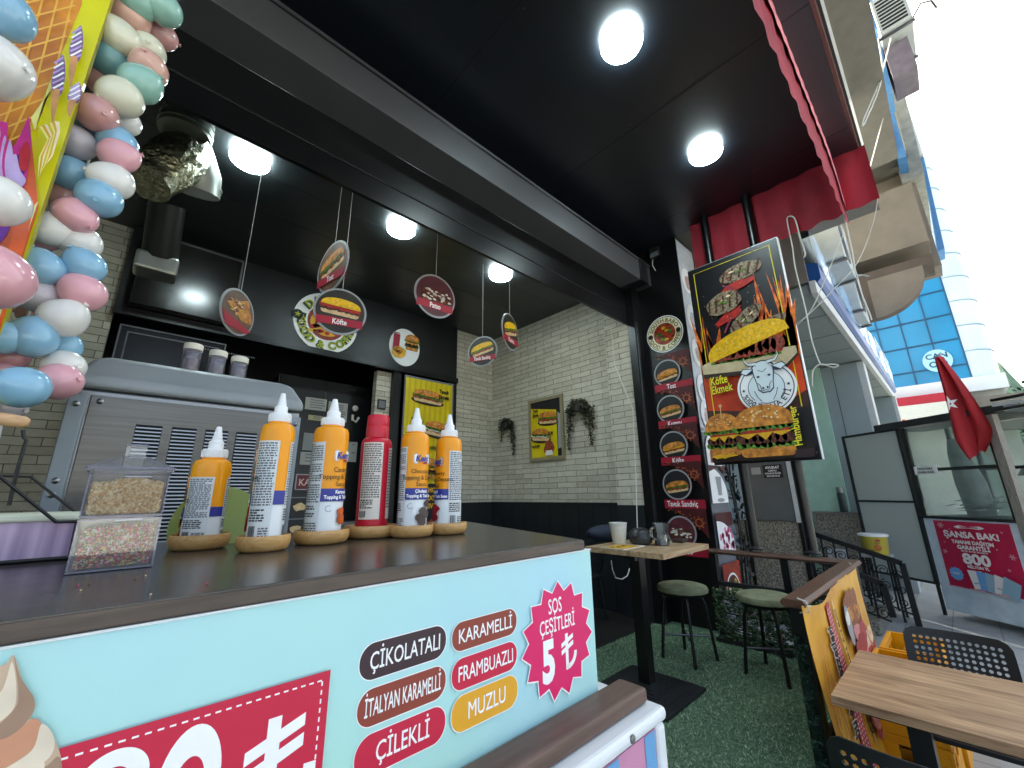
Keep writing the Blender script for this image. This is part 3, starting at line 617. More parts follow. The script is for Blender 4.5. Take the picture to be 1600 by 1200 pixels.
def bsign(A):
    burger(A,.11,.09,.24,.26); A.poly([(-.2,-.05),(-.1,-.05),(-.09,.17),(-.19,.18)],RED); A.poly([(-.2,.18),(-.09,.18),(-.1,.2),(-.19,.2)],SIL)
    blob(A,-.09,-.1,.11,.09,CHE,12,.15)
    for i in range(10): A.at(-.09+random.uniform(-.08,.08),-.09+random.uniform(-.05,.05),random.uniform(-1,1)); A.rect(-.05,-.008,.05,.008,BUN,i==0); A.pop()
wsign(632,543,.245,.285,'burger_menu_sign','white oval sign showing burger, drink and fries on the dark header panel','sign',bsign)
# ================= ice cream counter =================
CT=1.27; CY=.47
ctr=thing('ice_cream_counter','pale blue ice cream counter with sauce price print, dark worktop and brown ledge','counter',(0,.75,0))
m=MB(); top=[(-1.6,CY,CT-.016),(.612,CY,CT-.016),(.80,1.06,CT-.016),(-1.6,1.06,CT-.016)]
m.prism(top,(0,0,.016),WORK); m.prism([(-1.6,CY-.0015,CT-.015),(.6125,CY-.0015,CT-.015),(.6125,CY,CT-.015),(-1.6,CY,CT-.015)],(0,0,.013),WEDGE)
m.build('worktop',ctr,bevel=.0015)
PB=mat('pale_aqua_print','#aedfd0',.38,var=.05,vs=3.2,dark='#aad6e4',detail=1)
m=MB(); m.box((-1.6,CY+.002,1.03),(.632,CY+.012,CT-.018),PB); m.box((.60,CY+.012,0),(.632,1.04,CT-.018),mat('counter_side','#8f9ea6',.4)); m.box((-1.6,CY+.0005,CT-.0185),(.633,CY+.012,CT-.0165),WHITE)
A=Art(m,(0,CY+.002,0),(1,0,0),(0,0,1),.00006,pix=(1,CY+.002))
CPD=mat('cocoa_print','#35202a',.4); CPB=mat('caramel_brown_print','#8a3a2c',.4); CPR=mat('strawberry_print','#c4153f',.4); CPO=mat('banana_print','#e0a32a',.4); CPM=mat('magenta_print','#d80f63',.4)
def pill(l,r,ct,cb,m_,t,ta,tb,tt,bold=0):
    L=A.px(*l); Rr=A.px(*r); h=abs(A.px(*ct)[1]-A.px(*cb)[1]); w=Rr[0]-L[0]; cx=(L[0]+Rr[0])/2; cy=(A.px(*ct)[1]+A.px(*cb)[1])/2
    A.poly([(cx+x,cy+y) for x,y in rrect(w+.002,h+.002,h/2,9)],TXW); A.poly([(cx+x,cy+y) for x,y in rrect(w,h,h/2-.001,9)],m_)
    wd=text_mesh(t,bold)[2]; a=A.px(*ta); b=A.px(*tb); tp=A.px(*tt); a=(a[0],(a[1]+b[1])/2); b=(b[0],a[1]); hh=h*.50
    for dx,dy in ((0,0),(.0002,0),(-.0002,0),(0,.0002),(0,-.0002)): A.fit(t,(a[0]+dx,cy-hh*.46+dy),(b[0]+dx,cy-hh*.46+dy),(a[0]+dx,cy+hh*.54+dy),TXW,bold)
pill((562,1032),(697,991),(630,992),(630,1046),CPD,'ÇİKOLATALI',(578,1043),(687,1010),(578,1020))
pill((558,1108),(696,1060),(627,1060),(627,1115),CPB,'İTALYAN KARAMELLİ',(569,1114),(688,1070),(569,1090))
pill((553,1185),(695,1128),(625,1127),(625,1188),CPR,'ÇİLEKLİ',(587,1172),(670,1140),(587,1152))
pill((705.5,993),(806,965),(755,962),(755,1005),CPB,'KARAMELLİ',(716,1000),(799,976),(716,985))
pill((704.5,1052),(806,1018),(755,1016),(755,1063),CPR,'FRAMBUAZLI',(715,1060),(800,1030),(715,1042))
pill((703.5,1113),(807,1074),(755,1071),(755,1125),CPO,'MUZLU',(730,1113),(788,1092),(730,1095))
L=A.px(813,1004); Rr=A.px(923,985); tp=A.px(870,908); bt=A.px(863,1097); sx=(L[0]+Rr[0])/2; sy=(tp[1]+bt[1])/2; rw=(Rr[0]-L[0])/2; rh=(tp[1]-bt[1])/2
A.star(sx,sy,rw*1.03,rw*.85,15,TXW,90,rh/rw); A.star(sx,sy,rw,rw*.82,15,CPM,90,rh/rw)
A.text('SOS',sx-.1*rw,sy+.46*rh,.27*rh,TXW,.01,.62); A.text('ÇEŞİTLERİ',sx-.04*rw,sy+.14*rh,.25*rh,TXW,.01,.62)
A.text('5',sx-.33*rw,sy-.62*rh,.66*rh,TXW,.05,.78); A.lira(sx+.02*rw,sy-.56*rh,.6*rh,TXW)
# price sign
u1=A.px(515,1045)[0]; v1=A.px(515,1045)[1]; u0=u1-.26; v0=v1-.15
A.rect(u0,v0,u1,v1,CPR)
A.k+=1
for i in range(34): A.rect(u1-.012-i*.0075,v1-.008,u1-.008-i*.0075,v1-.0066,TXW,False)
for i in range(20): A.rect(u1-.008,v1-.012-i*.0075,u1-.0066,v1-.008-i*.0075,TXW,False)
dh=.118
A.lira(.1185,1.076,.080,TXW)
A.at(.082,1.129); A.ring(0,0,.0100,.0215,TXW,40,0,360,1.9); A.pop()
A.at(.034,1.17); A.ring(0,-.0212,.0100,.0212,TXW,30,-25,180,1.0); A.poly([(.0205,-.026),(.010,-.030),(-.021,-.082),(-.006,-.082)],TXW); A.poly([(-.021,-.082),(.022,-.082),(.022,-.071),(-.021,-.071)],TXW); A.pop()
# soft ice swirl at the left end
ICE=[mat('swirl_'+n,c,.45,var=.12,vs=30) for n,c in (('cream','#e0d2bd'),('beige','#c2a88f'),('tan','#9d7f69'),('peach','#c98f70'))]
def sw(pts,m_):
    P_=[Vector(A.px(*p)) for p in pts]; n=len(P_); o=[]
    for i in range(n):
        a,b,c,d=P_[i-1],P_[i],P_[(i+1)%n],P_[(i+2)%n]
        for k in range(5):
            f=k/5; o.append(tuple(.5*((2*b)+(c-a)*f+(2*a-5*b+4*c-d)*f*f+(3*b-a-3*c+d)*f**3)))
    A.poly(o,m_)
sw([(23,1022),(38,1065),(55,1090),(50,1125),(85,1150),(96,1200),(60,1240),(-90,1260),(-90,1080),(-30,1050),(10,1035)],ICE[1])
sw([(23,1022),(33,1055),(55,1092),(48,1118),(15,1148),(-40,1165),(20,1110),(30,1080)],ICE[2])
sw([(20,1032),(27,1075),(20,1108),(-20,1135),(-70,1140),(-30,1110),(5,1075)],ICE[0])
sw([(52,1120),(66,1130),(58,1160),(10,1195),(-60,1215),(-40,1165),(15,1148)],ICE[3])
sw([(66,1128),(86,1150),(78,1180),(40,1200),(-10,1210),(50,1170)],ICE[0])
sw([(92,1178),(97,1200),(80,1225),(0,1240),(30,1205),(70,1195)],ICE[2])
sw([(45,1190),(70,1186),(60,1215),(0,1230),(-30,1215),(10,1205)],ICE[0])
m.build('front_panel',ctr)
m=MB(); m.box((-1.6,.417,1.018),(.692,CY,1.04),BRWN); m.build('ledge',ctr,bevel=.006,seg=3)
m=MB(); m.box((-1.6,.393,.997),(.706,.62,1.017),WHITE); m.box((.676,.396,0),(.703,.62,.9965),WHITE); m.box((-1.6,.405,0),(.6755,.62,.9965),mat('freezer_side','#cdd3d8',.4)); m.build('freezer_cabinet',ctr,bevel=.008,seg=3)
m=MB(); m.box((-1.6,.400,.1),(.674,.4045,.994),mat('pink_print','#d08fb0',.4,var=.1))
A=Art(m,(0,.400,0),(1,0,0),(0,0,1),.0004)
SKY=mat('sky_blue_print','#6ba7d8',.4,var=.1)
A.rect(.642,.1,.672,.993,SKY); A.poly([(.42,.1),(.54,.1),(.572,.993),(.50,.993)],SKY); A.poly([(-.4,.1),(.0,.1),(.15,.993),(-.2,.993)],SKY)
A.poly([(.60,.90),(.648,.955),(.672,.90),(.672,.5),(.58,.5)],TXW)
m.build('graphic_panel',ctr)
m=MB(); m.lathe([(.006,0),(.0055,.002),(.002,.003),(0,.003)],STEEL,(.60,.393,1.008),12,(0,-1,0)); m.build('screw',ctr)
# ================= sauce bottles =================
ORA=mat('sauce_orange','#f09c0a',.32,var=.04); BLU=mat('label_blue','#26308c',.4); WBOT=mat('bottle_white','#dfe6ea',.34); REDB=mat('bottle_red','#c3122f',.33); LBL=mat('label_paper','#cfd5d8',.45); LBLR=mat('label_cream','#d6cfc6',.45)
CARA=mat('caramel_piece_print','#d0602a',.45,var=.35,vs=90); CHOC=mat('chocolate_piece_print','#4a3a38',.45,var=.3,vs=90); STRW=mat('berry_piece_print','#b51f35',.45,var=.3,vs=90)
def lines(A,x0,x1,z0,z1,n,m_,gap=.12):
    A.k+=1
    for i in range(n):
        z=z1-(z1-z0)*(i+.5)/n; h=(z1-z0)/n*.30; x=x0
        e=x1-(x1-x0)*(random.random()*.5 if random.random()<.18 else random.random()*.04)
        while x<e-.001:
            l=min(random.uniform(.0022,.007),e-x); A.rect(x,z-h,x+l,z+h,m_,False); x+=l+random.uniform(.0008,.0016)
def bars(A,x0,x1,z0,z1,m_):
    A.k+=1; x=x0
    while x<x1: l=random.uniform(.0004,.0013); A.rect(x,z0,min(x+l,x1),z1,m_,False); x+=l+random.uniform(.0005,.001)
def sauce_bottle(tip,H,D,turn,label,en,tr,pic,short=False):
    P=on(2,tip[0],tip[1],1.275+H); P.z=1.275; r=D/2; s=H/.25
    t=thing('sauce_bottle',label,'sauce bottle',P,group='squeeze bottles of topping sauce on the counter')
    hb=(.138 if short else .196)*(1 if short else s); al=math.atan2(-P.y,-P.x); zo=hb*.44; zb=hb*.33
    prof=[(r*.9,0),(r*.98,.004),(r,.009),(r,hb-.018),(r*.985,hb-.010),(r*.9,hb-.003),(r*.62,hb+.001),(r*.6,hb+.004)]
    prof2=[(r*.9,0),(r*.98,.004),(r,.009),(r,zo),(r,zo),(r,hb-.018),(r*.985,hb-.010),(r*.9,hb-.003),(r*.62,hb+.001),(r*.6,hb+.004)]
    m=MB(); m.lathe(prof2,ORA,P,36,mfun=lambda a,b:(ORA if (a+b)/2>zo-1e-6 and b>zo else WBOT)); 
    A=Art(m,P,eps=.00012,cyl=(r,al)); A.k=2
    T=turn
    w=r*.98
    for (x0,x1) in ((T-3.05*r,T-1.12*r),(T+1.12*r,T+2.5*r)):
        A.rect(x0,.012,x1,hb-.030,LBL)
        lines(A,x0+.002,x1-.002,hb*.32,hb-.032,int(26*s),TXG); lines(A,x0+.002,x1-.008,hb*.2,hb*.3,5,TXK); bars(A,x0+.004,x0+.016,.016,hb*.17,TXK); lines(A,x0+.02,x1-.002,.016,hb*.16,4,TXG)
    A.rect(T-1.12*r,zb,T+1.12*r,zo,BLU); A.rect(T+2.5*r,zb,T+3.2*r,zo,BLU)
    # front
    A.at(T,0); h=hb
    A.poly([(x,.73*h+y) for x,y in rrect(.036,.020,.005)],TXW); A.poly([(x,.73*h+y) for x,y in rrect(.034,.0185,.0045)],mat('brand_blue','#2a3f93',.4)); A.poly([(x,.73*h+y) for x,y in rrect(.033,.0175,.004)],TXW)
    A.fit('Kent',(-.014,.73*h-.0055),(.014,.73*h-.0045),(-.0125,.73*h+.0065),MATS['brand_blue'],.04); A.line([(.001,.73*h-.009),(.012,.73*h-.0075)],.0035,RED)
    for i,q_ in enumerate(en): A.text(q_,0,.585*h-i*.0125,.0088,TXK,.004,.85)
    for i,q_ in enumerate(tr): A.text(q_,0,zo-.0085-i*.009,.0062,TXW,.03,.8)
    for i in range(5): blob(A,.006+random.uniform(-.010,.012),.19*h+random.uniform(-.016,.022),.010,.008,pic,9,.25,True)
    A.ring(-.02,.27*h,.0045,.0052,mat('thin_blue_print','#3d4a7d',.5),16,60,330)
    for i in range(3): blob(A,-.012+.012*i,.012,.0055,.004,(STRW,SAU,CHOC)[i],8,.2,i==0)
    A.pop()
    m.build('body',t)
    c=(P.x,P.y,P.z+hb+.003); m=MB(); rr=r*.66
    m.lathe([(rr*.98,0),(rr,.001),(rr,.0125),(rr*.96,.0145),(rr*.62,.015)],WPL,c,40)
    for i in range(36):
        a=2*PI*i/36; m.obox((c[0]+rr*math.cos(a)-.0004*math.sin(a)*-1,c[1]+rr*math.sin(a)-.0004*math.cos(a),c[2]+.0015),(.0007*math.cos(a),.0007*math.sin(a),0),(-.0009*math.sin(a),.0009*math.cos(a),0),(0,0,.0105),WPL)
    m.build('cap',t)
    tz=H-hb-.018; m=MB(); c2=(P.x,P.y,P.z+hb+.018)
    m.lathe([(rr*.60,0),(rr*.60,tz*.30),(rr*.55,tz*.34),(rr*.45,tz*.36),(rr*.42,tz*.44),(rr*.22,tz*.97),(rr*.18,tz),(0,tz)],WPL,c2,24); m.build('nozzle',t)
    saucer(P,D*1.5 if not short else D*1.5)
NS=[0]
SLAB=['bamboo saucer under the short caramel sauce bottle','bamboo saucer under the tall bottle showing its back label','bamboo saucer left of the red bottle','bamboo saucer under the red bottle','bamboo saucer right of the red bottle','bamboo saucer at the far right end of the row']
def saucer(P,D):
    r=D/2; c=(P.x,P.y,CT+.0003)
    m=MB(); m.lathe([(r*.78,0),(r*.92,.003),(r*.995,.011),(r,.018),(r*.975,.0225),(r*.94,.023),(r*.91,.020),(r*.85,.0052),(0,.0047)],BAMB,c,40)
    single(m,'bamboo_saucer',SLAB[NS[0]],'saucer',c,'bamboo saucers under the sauce bottles'); NS[0]+=1
sauce_bottle((343,667),.195,.056,-.064,'short orange and white sauce bottle beside the sprinkle dispenser',['Caramel','Topping & Dessert','Sauce'],['Karamel','Topping & Tatlı Sosu'],CARA,True)
sauce_bottle((443,615),.245,.050,-.0575,'tall orange and white sauce bottle with only back label text showing, second in row',['Caramel','Topping & Dessert','Sauce'],['Karamel','Topping & Tatlı Sosu'],CARA)
sauce_bottle((524,624),.255,.061,.026,'orange and white caramel sauce bottle just left of the red bottle',['Caramel','Topping & Dessert','Sauce'],['Karamel','Topping & Tatlı Sosu'],CARA)
# red bottle
P=on(2,592,650,1.275+.24); P.z=1.275; r=.031; hb=.19; al=math.atan2(-P.y,-P.x)
t=thing('red_sauce_bottle','red squeeze bottle with flip cap and cream back label in the bottle row','sauce bottle',P)
m=MB(); m.lathe([(r*.9,0),(r*.99,.004),(r,.01),(r,hb-.014),(r*.97,hb-.006),(r*.85,hb),(r*.7,hb+.002)],REDB,P,40)
A=Art(m,P,eps=.00012,cyl=(r,al)); A.k=2
A.rect(-.028,.03,.014,.182*.99,LBLR); lines(A,-.026,.012,.07,.178,24,TXG); lines(A,-.026,.0,.05,.068,5,TXK); bars(A,-.026,-.012,.034,.046,TXK)
A.rect(.028,.03,.05,.17,LBLR); lines(A,.029,.05,.05,.168,20,TXG)
for i in range(9): A.star(-.05+i*.013,.014,.0045,.0018,4,SAU,30*i)
m.build('body',t)
m=MB(); c=(P.x,P.y,P.z+hb+.002); rr=r*.74
m.lathe([(rr*1.02,0),(rr*1.02,.022),(rr*.99,.024),(rr*.97,.024),(rr*.99,.026),(rr*.97,.045),(rr*.9,.048),(0,.049)],REDB,c,36); m.build('flip_cap',t); saucer(P,.102)
sauce_bottle((652,638),.255,.057,.016,'orange and white chocolate sauce bottle just right of the red bottle',['Chocolate','Topping & Dessert','Sauce'],['Çikolatalı','Topping & Tatlı Sosu'],CHOC)
sauce_bottle((703,648),.250,.056,-.030,'orange and white strawberry sauce bottle at the right end of the row',['Strawberry','Topping & Dessert','Sauce'],['Çilekli','Topping & Tatlı Sosu'],STRW)
# ================= topping dispenser =================
ACR=glass_mat('clear_acrylic','#ffffff',.03,.03); ACRE=glass_mat('acrylic_edge','#e6e5f4',.05,.15)
dp=thing('topping_dispenser','clear two tier acrylic box of chopped nuts over coloured sprinkles','topping box',(.03,.73,CT))
X0,X1,Y0,Y1=-.024,.048,.690,.772
def shell(m,z0,z1):
    w=.002
    m.box((X0,Y0,z0),(X1,Y0+w,z1),ACR); m.box((X0,Y1-w,z0),(X1,Y1,z1),ACR); m.box((X0,Y0+w,z0),(X0+w,Y1-w,z1),ACR); m.box((X1-w,Y0+w,z0),(X1,Y1-w,z1),ACR); m.box((X0+w,Y0+w,z0),(X1-w,Y1-w,z0+w),ACR)
    for z in (z0,z1-.002):
        for a,b in (((X0-.001,Y0-.001),(X1+.001,Y0)),((X0-.001,Y1),(X1+.001,Y1+.001)),((X0-.001,Y0),(X0,Y1)),((X1,Y0),(X1+.001,Y1))): m.box((a[0],a[1],z),(b[0],b[1],z+.002),ACRE)
    for x in (X0-.0008,X1-.0012):
        for y in (Y0-.0008,Y1-.0012): m.box((x,y,z0+.003),(x+.002,y+.002,z1-.003),ACRE)
m=MB(); shell(m,CT+.001,CT+.058); m.build('lower_tray',dp)
m=MB(); shell(m,CT+.0595,CT+.112); m.build('upper_tray',dp)
ACRL=glass_mat('acrylic_lid','#ffffff',.04,.16)  # whitish diffuse stands in for sky reflected inside the lid
m=MB(); a=CT+.1125; xc,yc=(X0+X1)/2,(Y0+Y1)/2
b=[(X0-.004,Y0-.004,a),(X1+.004,Y0-.004,a),(X1+.004,Y1+.004,a),(X0-.004,Y1+.004,a)]; b2=[(x,y,a+.004) for x,y,_ in b]; tp=[(xc-.012,yc-.012,a+.02),(xc+.012,yc-.012,a+.02),(xc+.012,yc+.012,a+.02),(xc-.012,yc+.012,a+.02)]
m.add(b+b2+tp,[(0,1,2,3)]+[(i,(i+1)%4,4+(i+1)%4,4+i) for i in range(4)]+[(4+i,4+(i+1)%4,8+(i+1)%4,8+i) for i in range(4)],ACRL)
m.box((xc-.010,yc-.010,a+.0205),(xc+.010,yc+.010,a+.034),ACRL); m.box((xc-.011,yc-.011,a+.034),(xc+.011,yc+.011,a+.036),ACRE)
for i in range(4): m.tube([b2[i],b2[(i+1)%4]],.0014,ACRE,6)
for i in range(4): m.tube([b2[i],tp[i]],.0008,ACRE,5)
m.build('lid',dp)
NUT=[mat('nut_'+n,c,.6) for n,c in (('pale','#d9bf94'),('tan','#c9a473'),('cream','#e8d7b3'))]; SPK=[mat('sprinkle_'+n,c,.45) for n,c in (('pink','#d1436f'),('white','#e0d9cf'),('red','#a5202c'),('brown','#7c4a30'),('green','#7f9b56'),('yellow','#d9bf55'),('orange','#cf7a45'))]
ICO=[Vector(p).normalized() for p in ((1,1,1),(1,-1,-1),(-1,1,-1),(-1,-1,1),(0,0,1.6),(0,0,-1.6))]; 
def grains(m,z0,zf,n,s,ms,elong=1):
    for i in range(n):
        e=random.random()   # most of them against the panes, where they are seen
        if e<.45: x,y=random.uniform(X0+.005,X1-.005),Y0+.0045+random.random()*.003
        elif e<.65: x,y=X0+.0045+random.random()*.003,random.uniform(Y0+.005,Y1-.005)
        elif e<.8: x,y=X1-.0045-random.random()*.003,random.uniform(Y0+.005,Y1-.005)
        else: x,y=random.uniform(X0+.005,X1-.005),random.uniform(Y0+.005,Y1-.005)
        zt=zf(x,y); z=random.uniform(z0,zt) if e<.8 else zt-random.random()*.004
        rot=Matrix.Rotation(random.random()*6,3,Vector((random.random()-.5,random.random()-.5,random.random()-.5)))
        ss=s*random.uniform(.75,1.2); pts=[Vector((x,y,z))+rot@Vector((ss,0,0)),Vector((x,y,z))+rot@Vector((-ss,0,0))]
        for a,b in ((0,ss),(0,-ss)):
            pts.append(Vector((x,y,z))+rot@Vector((0,b*elong,0)))
        pts+= [Vector((x,y,z))+rot@Vector((0,0,ss)),Vector((x,y,z))+rot@Vector((0,0,-ss))]
        m.add(pts,[(0,2,4),(2,1,4),(1,3,4),(3,0,4),(2,0,5),(1,2,5),(3,1,5),(0,3,5)],random.choice(ms))
def core(m,z0,zf,m_):
    N=8; g=[[(X0+.007+(X1-X0-.014)*i/N,Y0+.007+(Y1-Y0-.014)*j/N) for i in range(N+1)] for j in range(N+1)]
    v=[(x,y,zf(x,y)-.003) for r_ in g for x,y in r_]; m.add(v,[(j*(N+1)+i,j*(N+1)+i+1,(j+1)*(N+1)+i+1,(j+1)*(N+1)+i) for j in range(N) for i in range(N)],m_)
    m.box((X0+.007,Y0+.007,z0),(X1-.007,Y1-.007,z0+.022),m_)
zf=lambda x,y: CT+.0595+.040+.003*math.sin(x*90)+.003*math.cos(y*70)
m=MB(); core(m,CT+.063,zf,NUT[1]); grains(m,CT+.064,zf,2300,.0024,NUT); o=m.build('chopped_nuts',dp); o['kind']='stuff'
zf2=lambda x,y: CT+.043+.006*math.sin((x-X0)/.075*2.6)
m=MB(); core(m,CT+.004,zf2,SPK[3]); grains(m,CT+.005,zf2,3600,.0015,SPK+SPK[:4],1.3); o=m.build('sprinkles',dp); o['kind']='stuff'
# spilled crumbs next to it
m=MB()
for i in range(9):
    x,y=random.uniform(-.12,.12),random.uniform(.49,.64); m.ball((x,y,CT+.0009),(.001,.0008,.0008),random.choice(NUT+SPK),6,4)
single(m,'spilled_crumbs','few stray crumbs of topping on the dark worktop','crumbs',(0,.56,CT),kind='stuff')
# green plate
t=thing('green_tray','round sage green tray standing behind the short sauce bottle','tray',(.135,.93,CT))
m=MB(); pl=on(1,328,835,.93); m.lathe([(.0,0),(.068,0),(.074,.003),(.076,.006),(.073,.006),(.067,.003),(0,.003)],mat('sage_green','#8b9d55',.45,var=.06),(pl.x+.012,.93,CT+.025),40,(.15,-1,.25)); m.build('tray_disc',t)
# ================= napkin box and wire basket =================
t=thing('napkin_box','pale lilac napkin box in a cream rim at the left end of the worktop','napkin box',(-.11,.93,CT))
m=MB(); m.box((-.21,.86,CT+.002),(-.030,1.0,CT+.052),mat('lilac_paper','#bda6bd',.55,var=.25,vs=9,stretch=(7,1,.3),dark='#8f7797')); m.build('lilac_sleeve',t)
m=MB(); m.box((-.214,.856,CT+.052),(-.026,1.004,CT+.062),mat('cream_rim','#c9cdb9',.5,var=.1)); m.build('rim',t,bevel=.003)
t=thing('wire_basket','black wire basket with a turned wooden handle at the left end of the counter','basket',(-.12,.9,CT))
m=MB(); wy=.85
a=on(1,-60,720,wy); b=on(1,0,745,wy); c=on(1,88,816,wy); d=on(1,120,815,wy)
m.tube([a,b,c,d],.0022,IRON,6); e=[on(1,-60,742,wy+.12),on(1,48,745,wy+.12),on(1,118,800,wy+.12),on(1,150,800,wy+.12)]; m.tube(e,.0022,IRON,6)
m.tube([(-.25,wy,CT+.004),(-.03,wy,CT+.004)],.003,IRON,6); m.tube([(-.25,wy+.12,CT+.004),(-.03,wy+.12,CT+.004)],.003,IRON,6); m.tube([(-.03,wy,CT+.004),d],.002,IRON,6); m.tube([(-.03,wy,CT+.004),(-.03,wy+.12,CT+.004)],.003,IRON,6)
m.build('wire_frame',t)
m=MB(); h0=on(1,36,672,wy+.1); m.tube([h0,on(1,37,683,wy+.1),on(1,41,688,wy+.1),on(1,26,738,wy+.1),on(1,14,790,wy+.1)],.0024,IRON,6); m.build('handle_wire',t)
m=MB(); h1=on(1,-30,650,wy+.1); h2=on(1,46,661,wy+.1); m.tube([h1,h1.lerp(h2,.15),h1.lerp(h2,.6),h1.lerp(h2,.9),h2],[.006,.009,.0095,.0085,.0055],wood_mat('pale_turned_wood','#b18a62','#d0aa80',0,8,.5,.05),12); m.build('wooden_grip',t)
# ================= soft serve machine =================
mc=thing('soft_serve_machine','large stainless steel soft serve ice cream machine behind the counter','machine',(.15,1.8,0))
MX0,MX1,MY=-.122,.418,1.5
m=MB(); m.box((MX0,MY,.004),(MX1,MY+.74,1.628),STEEL); m.build('body',mc,bevel=.006)
m=MB(); L4=[]
for (dx,dy,z) in ((-.008,-.012,1.630),(-.008,-.012,1.660),(.0,.0,1.674),(.025,.03,1.722),(.055,.07,1.738)): L4.append([(MX0+dx,MY+dy,z),(MX1-dx,MY+dy,z),(MX1-dx,MY+.74-dy,z),(MX0+dx,MY+.74-dy,z)])
for a,b in zip(L4[:-1],L4[1:]): m.add(a+b,[(i,(i+1)%4,4+(i+1)%4,4+i) for i in range(4)],mat('top_cover_grey','#8b9092',.38,.1,var=.06))
m.add(L4[0],[(3,2,1,0)],MATS['top_cover_grey']); m.add(L4[-1],[(0,1,2,3)],MATS['top_cover_grey'])
o=m.build('top_cover',mc); bm=bmesh.new(); bm.from_mesh(o.data); bmesh.ops.remove_doubles(bm,verts=bm.verts,dist=1e-6); bm.to_mesh(o.data); bm.free(); bv=o.modifiers.new('bevel','BEVEL'); bv.width=.012; bv.segments=3; bv.angle_limit=R(20)
m=MB(); m.box((MX0-.003,MY-.010,.01),(MX0+.032,MY-.0005,1.61),GREYP); m.box((MX1-.032,MY-.010,.01),(MX1+.003,MY-.0005,1.61),GREYP); m.build('corner_trim',mc,bevel=.003)
m=MB(); m.box((MX0+.036,MY-.007,.1),(MX1-.036,MY-.0005,1.612),mat('brushed_back_panel','#6a6763',.30,1,var=.16,vs=4,stretch=(1,1,40),bump=.02,bs=30)); m.build('back_panel',mc,bevel=.002)
LOU=mat('louver_steel','#9a9b9c',.35,1); SLOT=mat('louver_slot','#050505',.8)
for i in range(4):
    m=MB(); x=.012+i*.077; w=.056
    m.box((x,MY-.0082,1.18),(x+w,MY-.0072,1.545),SLOT)
    for k in range(36):
        z=1.186+k*.0099; m.prism([(x+.001,MY-.0085,z),(x+.001,MY-.0135,z+.0015),(x+.001,MY-.0130,z+.005),(x+.001,MY-.0085,z+.0066)],(w-.002,0,0),LOU)
    m.build('louver_panel',mc)
for (x,z) in ((MX0+.014,1.585),(MX0+.014,1.395),(MX0+.014,1.362),(MX0+.055,1.597),(MX1-.06,1.597),(MX1-.014,1.585),(MX1-.014,1.395)):
    m=MB(); yb=MY-.010 if (x<MX0+.03 or x>MX1-.03) else MY-.007
    m.lathe([(.0075,0),(.0075,.002),(.005,.004),(.003,.0055),(0,.006)],STEEL,(x,yb,z),12,(0,-1,0)); m.build('bolt',mc)
for i,(x,l) in enumerate(((.112,'small glass jar with cream lid and brown filling, nearest the balloons'),(.182,'small glass jar with cream lid, middle of three on the machine'),(.246,'small glass jar with cream lid at the right of the three on the machine'))):
    t=thing('topping_jar',l,'jar',(x,1.66,1.7385),group='lidded jars on top of the machine'); c=(x,1.66,1.7385); zz=.10-.008*i
    m=MB(); m.lathe([(.022,0),(.025,.004),(.025,zz-.018),(.02,zz-.012)],ACRE,c,20); m.build('glass',t)
    m=MB(); m.lathe([(.021,.003),(.021,zz*.55),(0,zz*.55)],(mat('brown_filling','#5a3324',.6,var=.5,vs=80),mat('grey_filling','#7d756c',.6,var=.4,vs=80),MATS['grey_filling'])[i] if i else mat('brown_filling','#5a3324',.6,var=.5,vs=80),c,18); m.build('filling',t)
    m=MB(); m.lathe([(.0265,zz-.014),(.0265,zz+.004),(.024,zz+.007),(0,zz+.007)],mat('cream_lid','#d8d2c0',.5),c,22); m.build('lid',t)
# ================= ice cream board and balloons =================
t=thing('ice_cream_board','bright yellow and orange ice cream cone sign board framed by balloons','sign board',(-.62,1.29,CT))
m=MB(); BX1,BX0,BYY=-.224,-1.25,1.28
m.box((BX0,BYY,CT+.12),(BX1,BYY+.03,3.3),mat('board_frame','#b9b13a',.4)); m.box((BX1-.05,BYY+.03,CT+.001),(BX1-.08,BYY+.06,CT+.2),STEELD); m.box((BX0+.05,BYY+.03,CT+.001),(BX0+.08,BYY+.06,CT+.2),STEELD)
A=Art(m,(BX0,BYY,CT),(1,0,0),(0,0,1),.0006,pix=(1,BYY))
A.rect(0,.13,BX1-BX0,2.0,mat('lemon_print','#d8d410',.35,var=.1,vs=4))
WAF=mat('waffle_print','#c98428',.4,var=.4,vs=7,dark='#a8602a'); WAL=mat('waffle_line_print','#e8b348',.4); ORG_=mat('orange_red_glow_print','#cf5a2a',.4,var=.35,vs=6)
A.ppoly([(-250,-60),(128,-60),(128,8),(52,190),(20,260),(-250,330)],WAF)
for i in range(13): A.k+=0; A.line([A.px(128-22*i,-60),A.px(72-26*i+8,140),A.px(20-16*i,245)],.0035,WAL)
for i in range(12): A.line([A.px(125-7*i,-10+24*i),A.px(-200,70+28*i)],.003,WAL)
A.ppoly([(52,190),(20,240),(-200,330),(-200,620),(0,528),(62,330),(48,200)],ORG_)
A.ppoly([(50,192),(56,212),(78,140),(98,110),(80,150)],mat('pale_lemon_print','#e9e58a',.4))
VIO=[mat('swirl_'+n,c,.4,var=.25,vs=20) for n,c in (('violet','#6a1f9a'),('magenta','#c42a8a'),('lavender','#b9a3d6'),('red','#b02030'),('mauve','#8a6a9a'))]
def spl(pts,m_,n_=4):
    P_=[Vector(A.px(*p)) for p in pts]; n=len(P_); o=[]
    for i in range(n):
        a,b,c,d=P_[i-1],P_[i],P_[(i+1)%n],P_[(i+2)%n]
        for k in range(n_): f=k/n_; o.append(tuple(.5*((2*b)+(c-a)*f+(2*a-5*b+4*c-d)*f*f+(3*b-a-3*c+d)*f**3)))
    A.poly(o,m_)
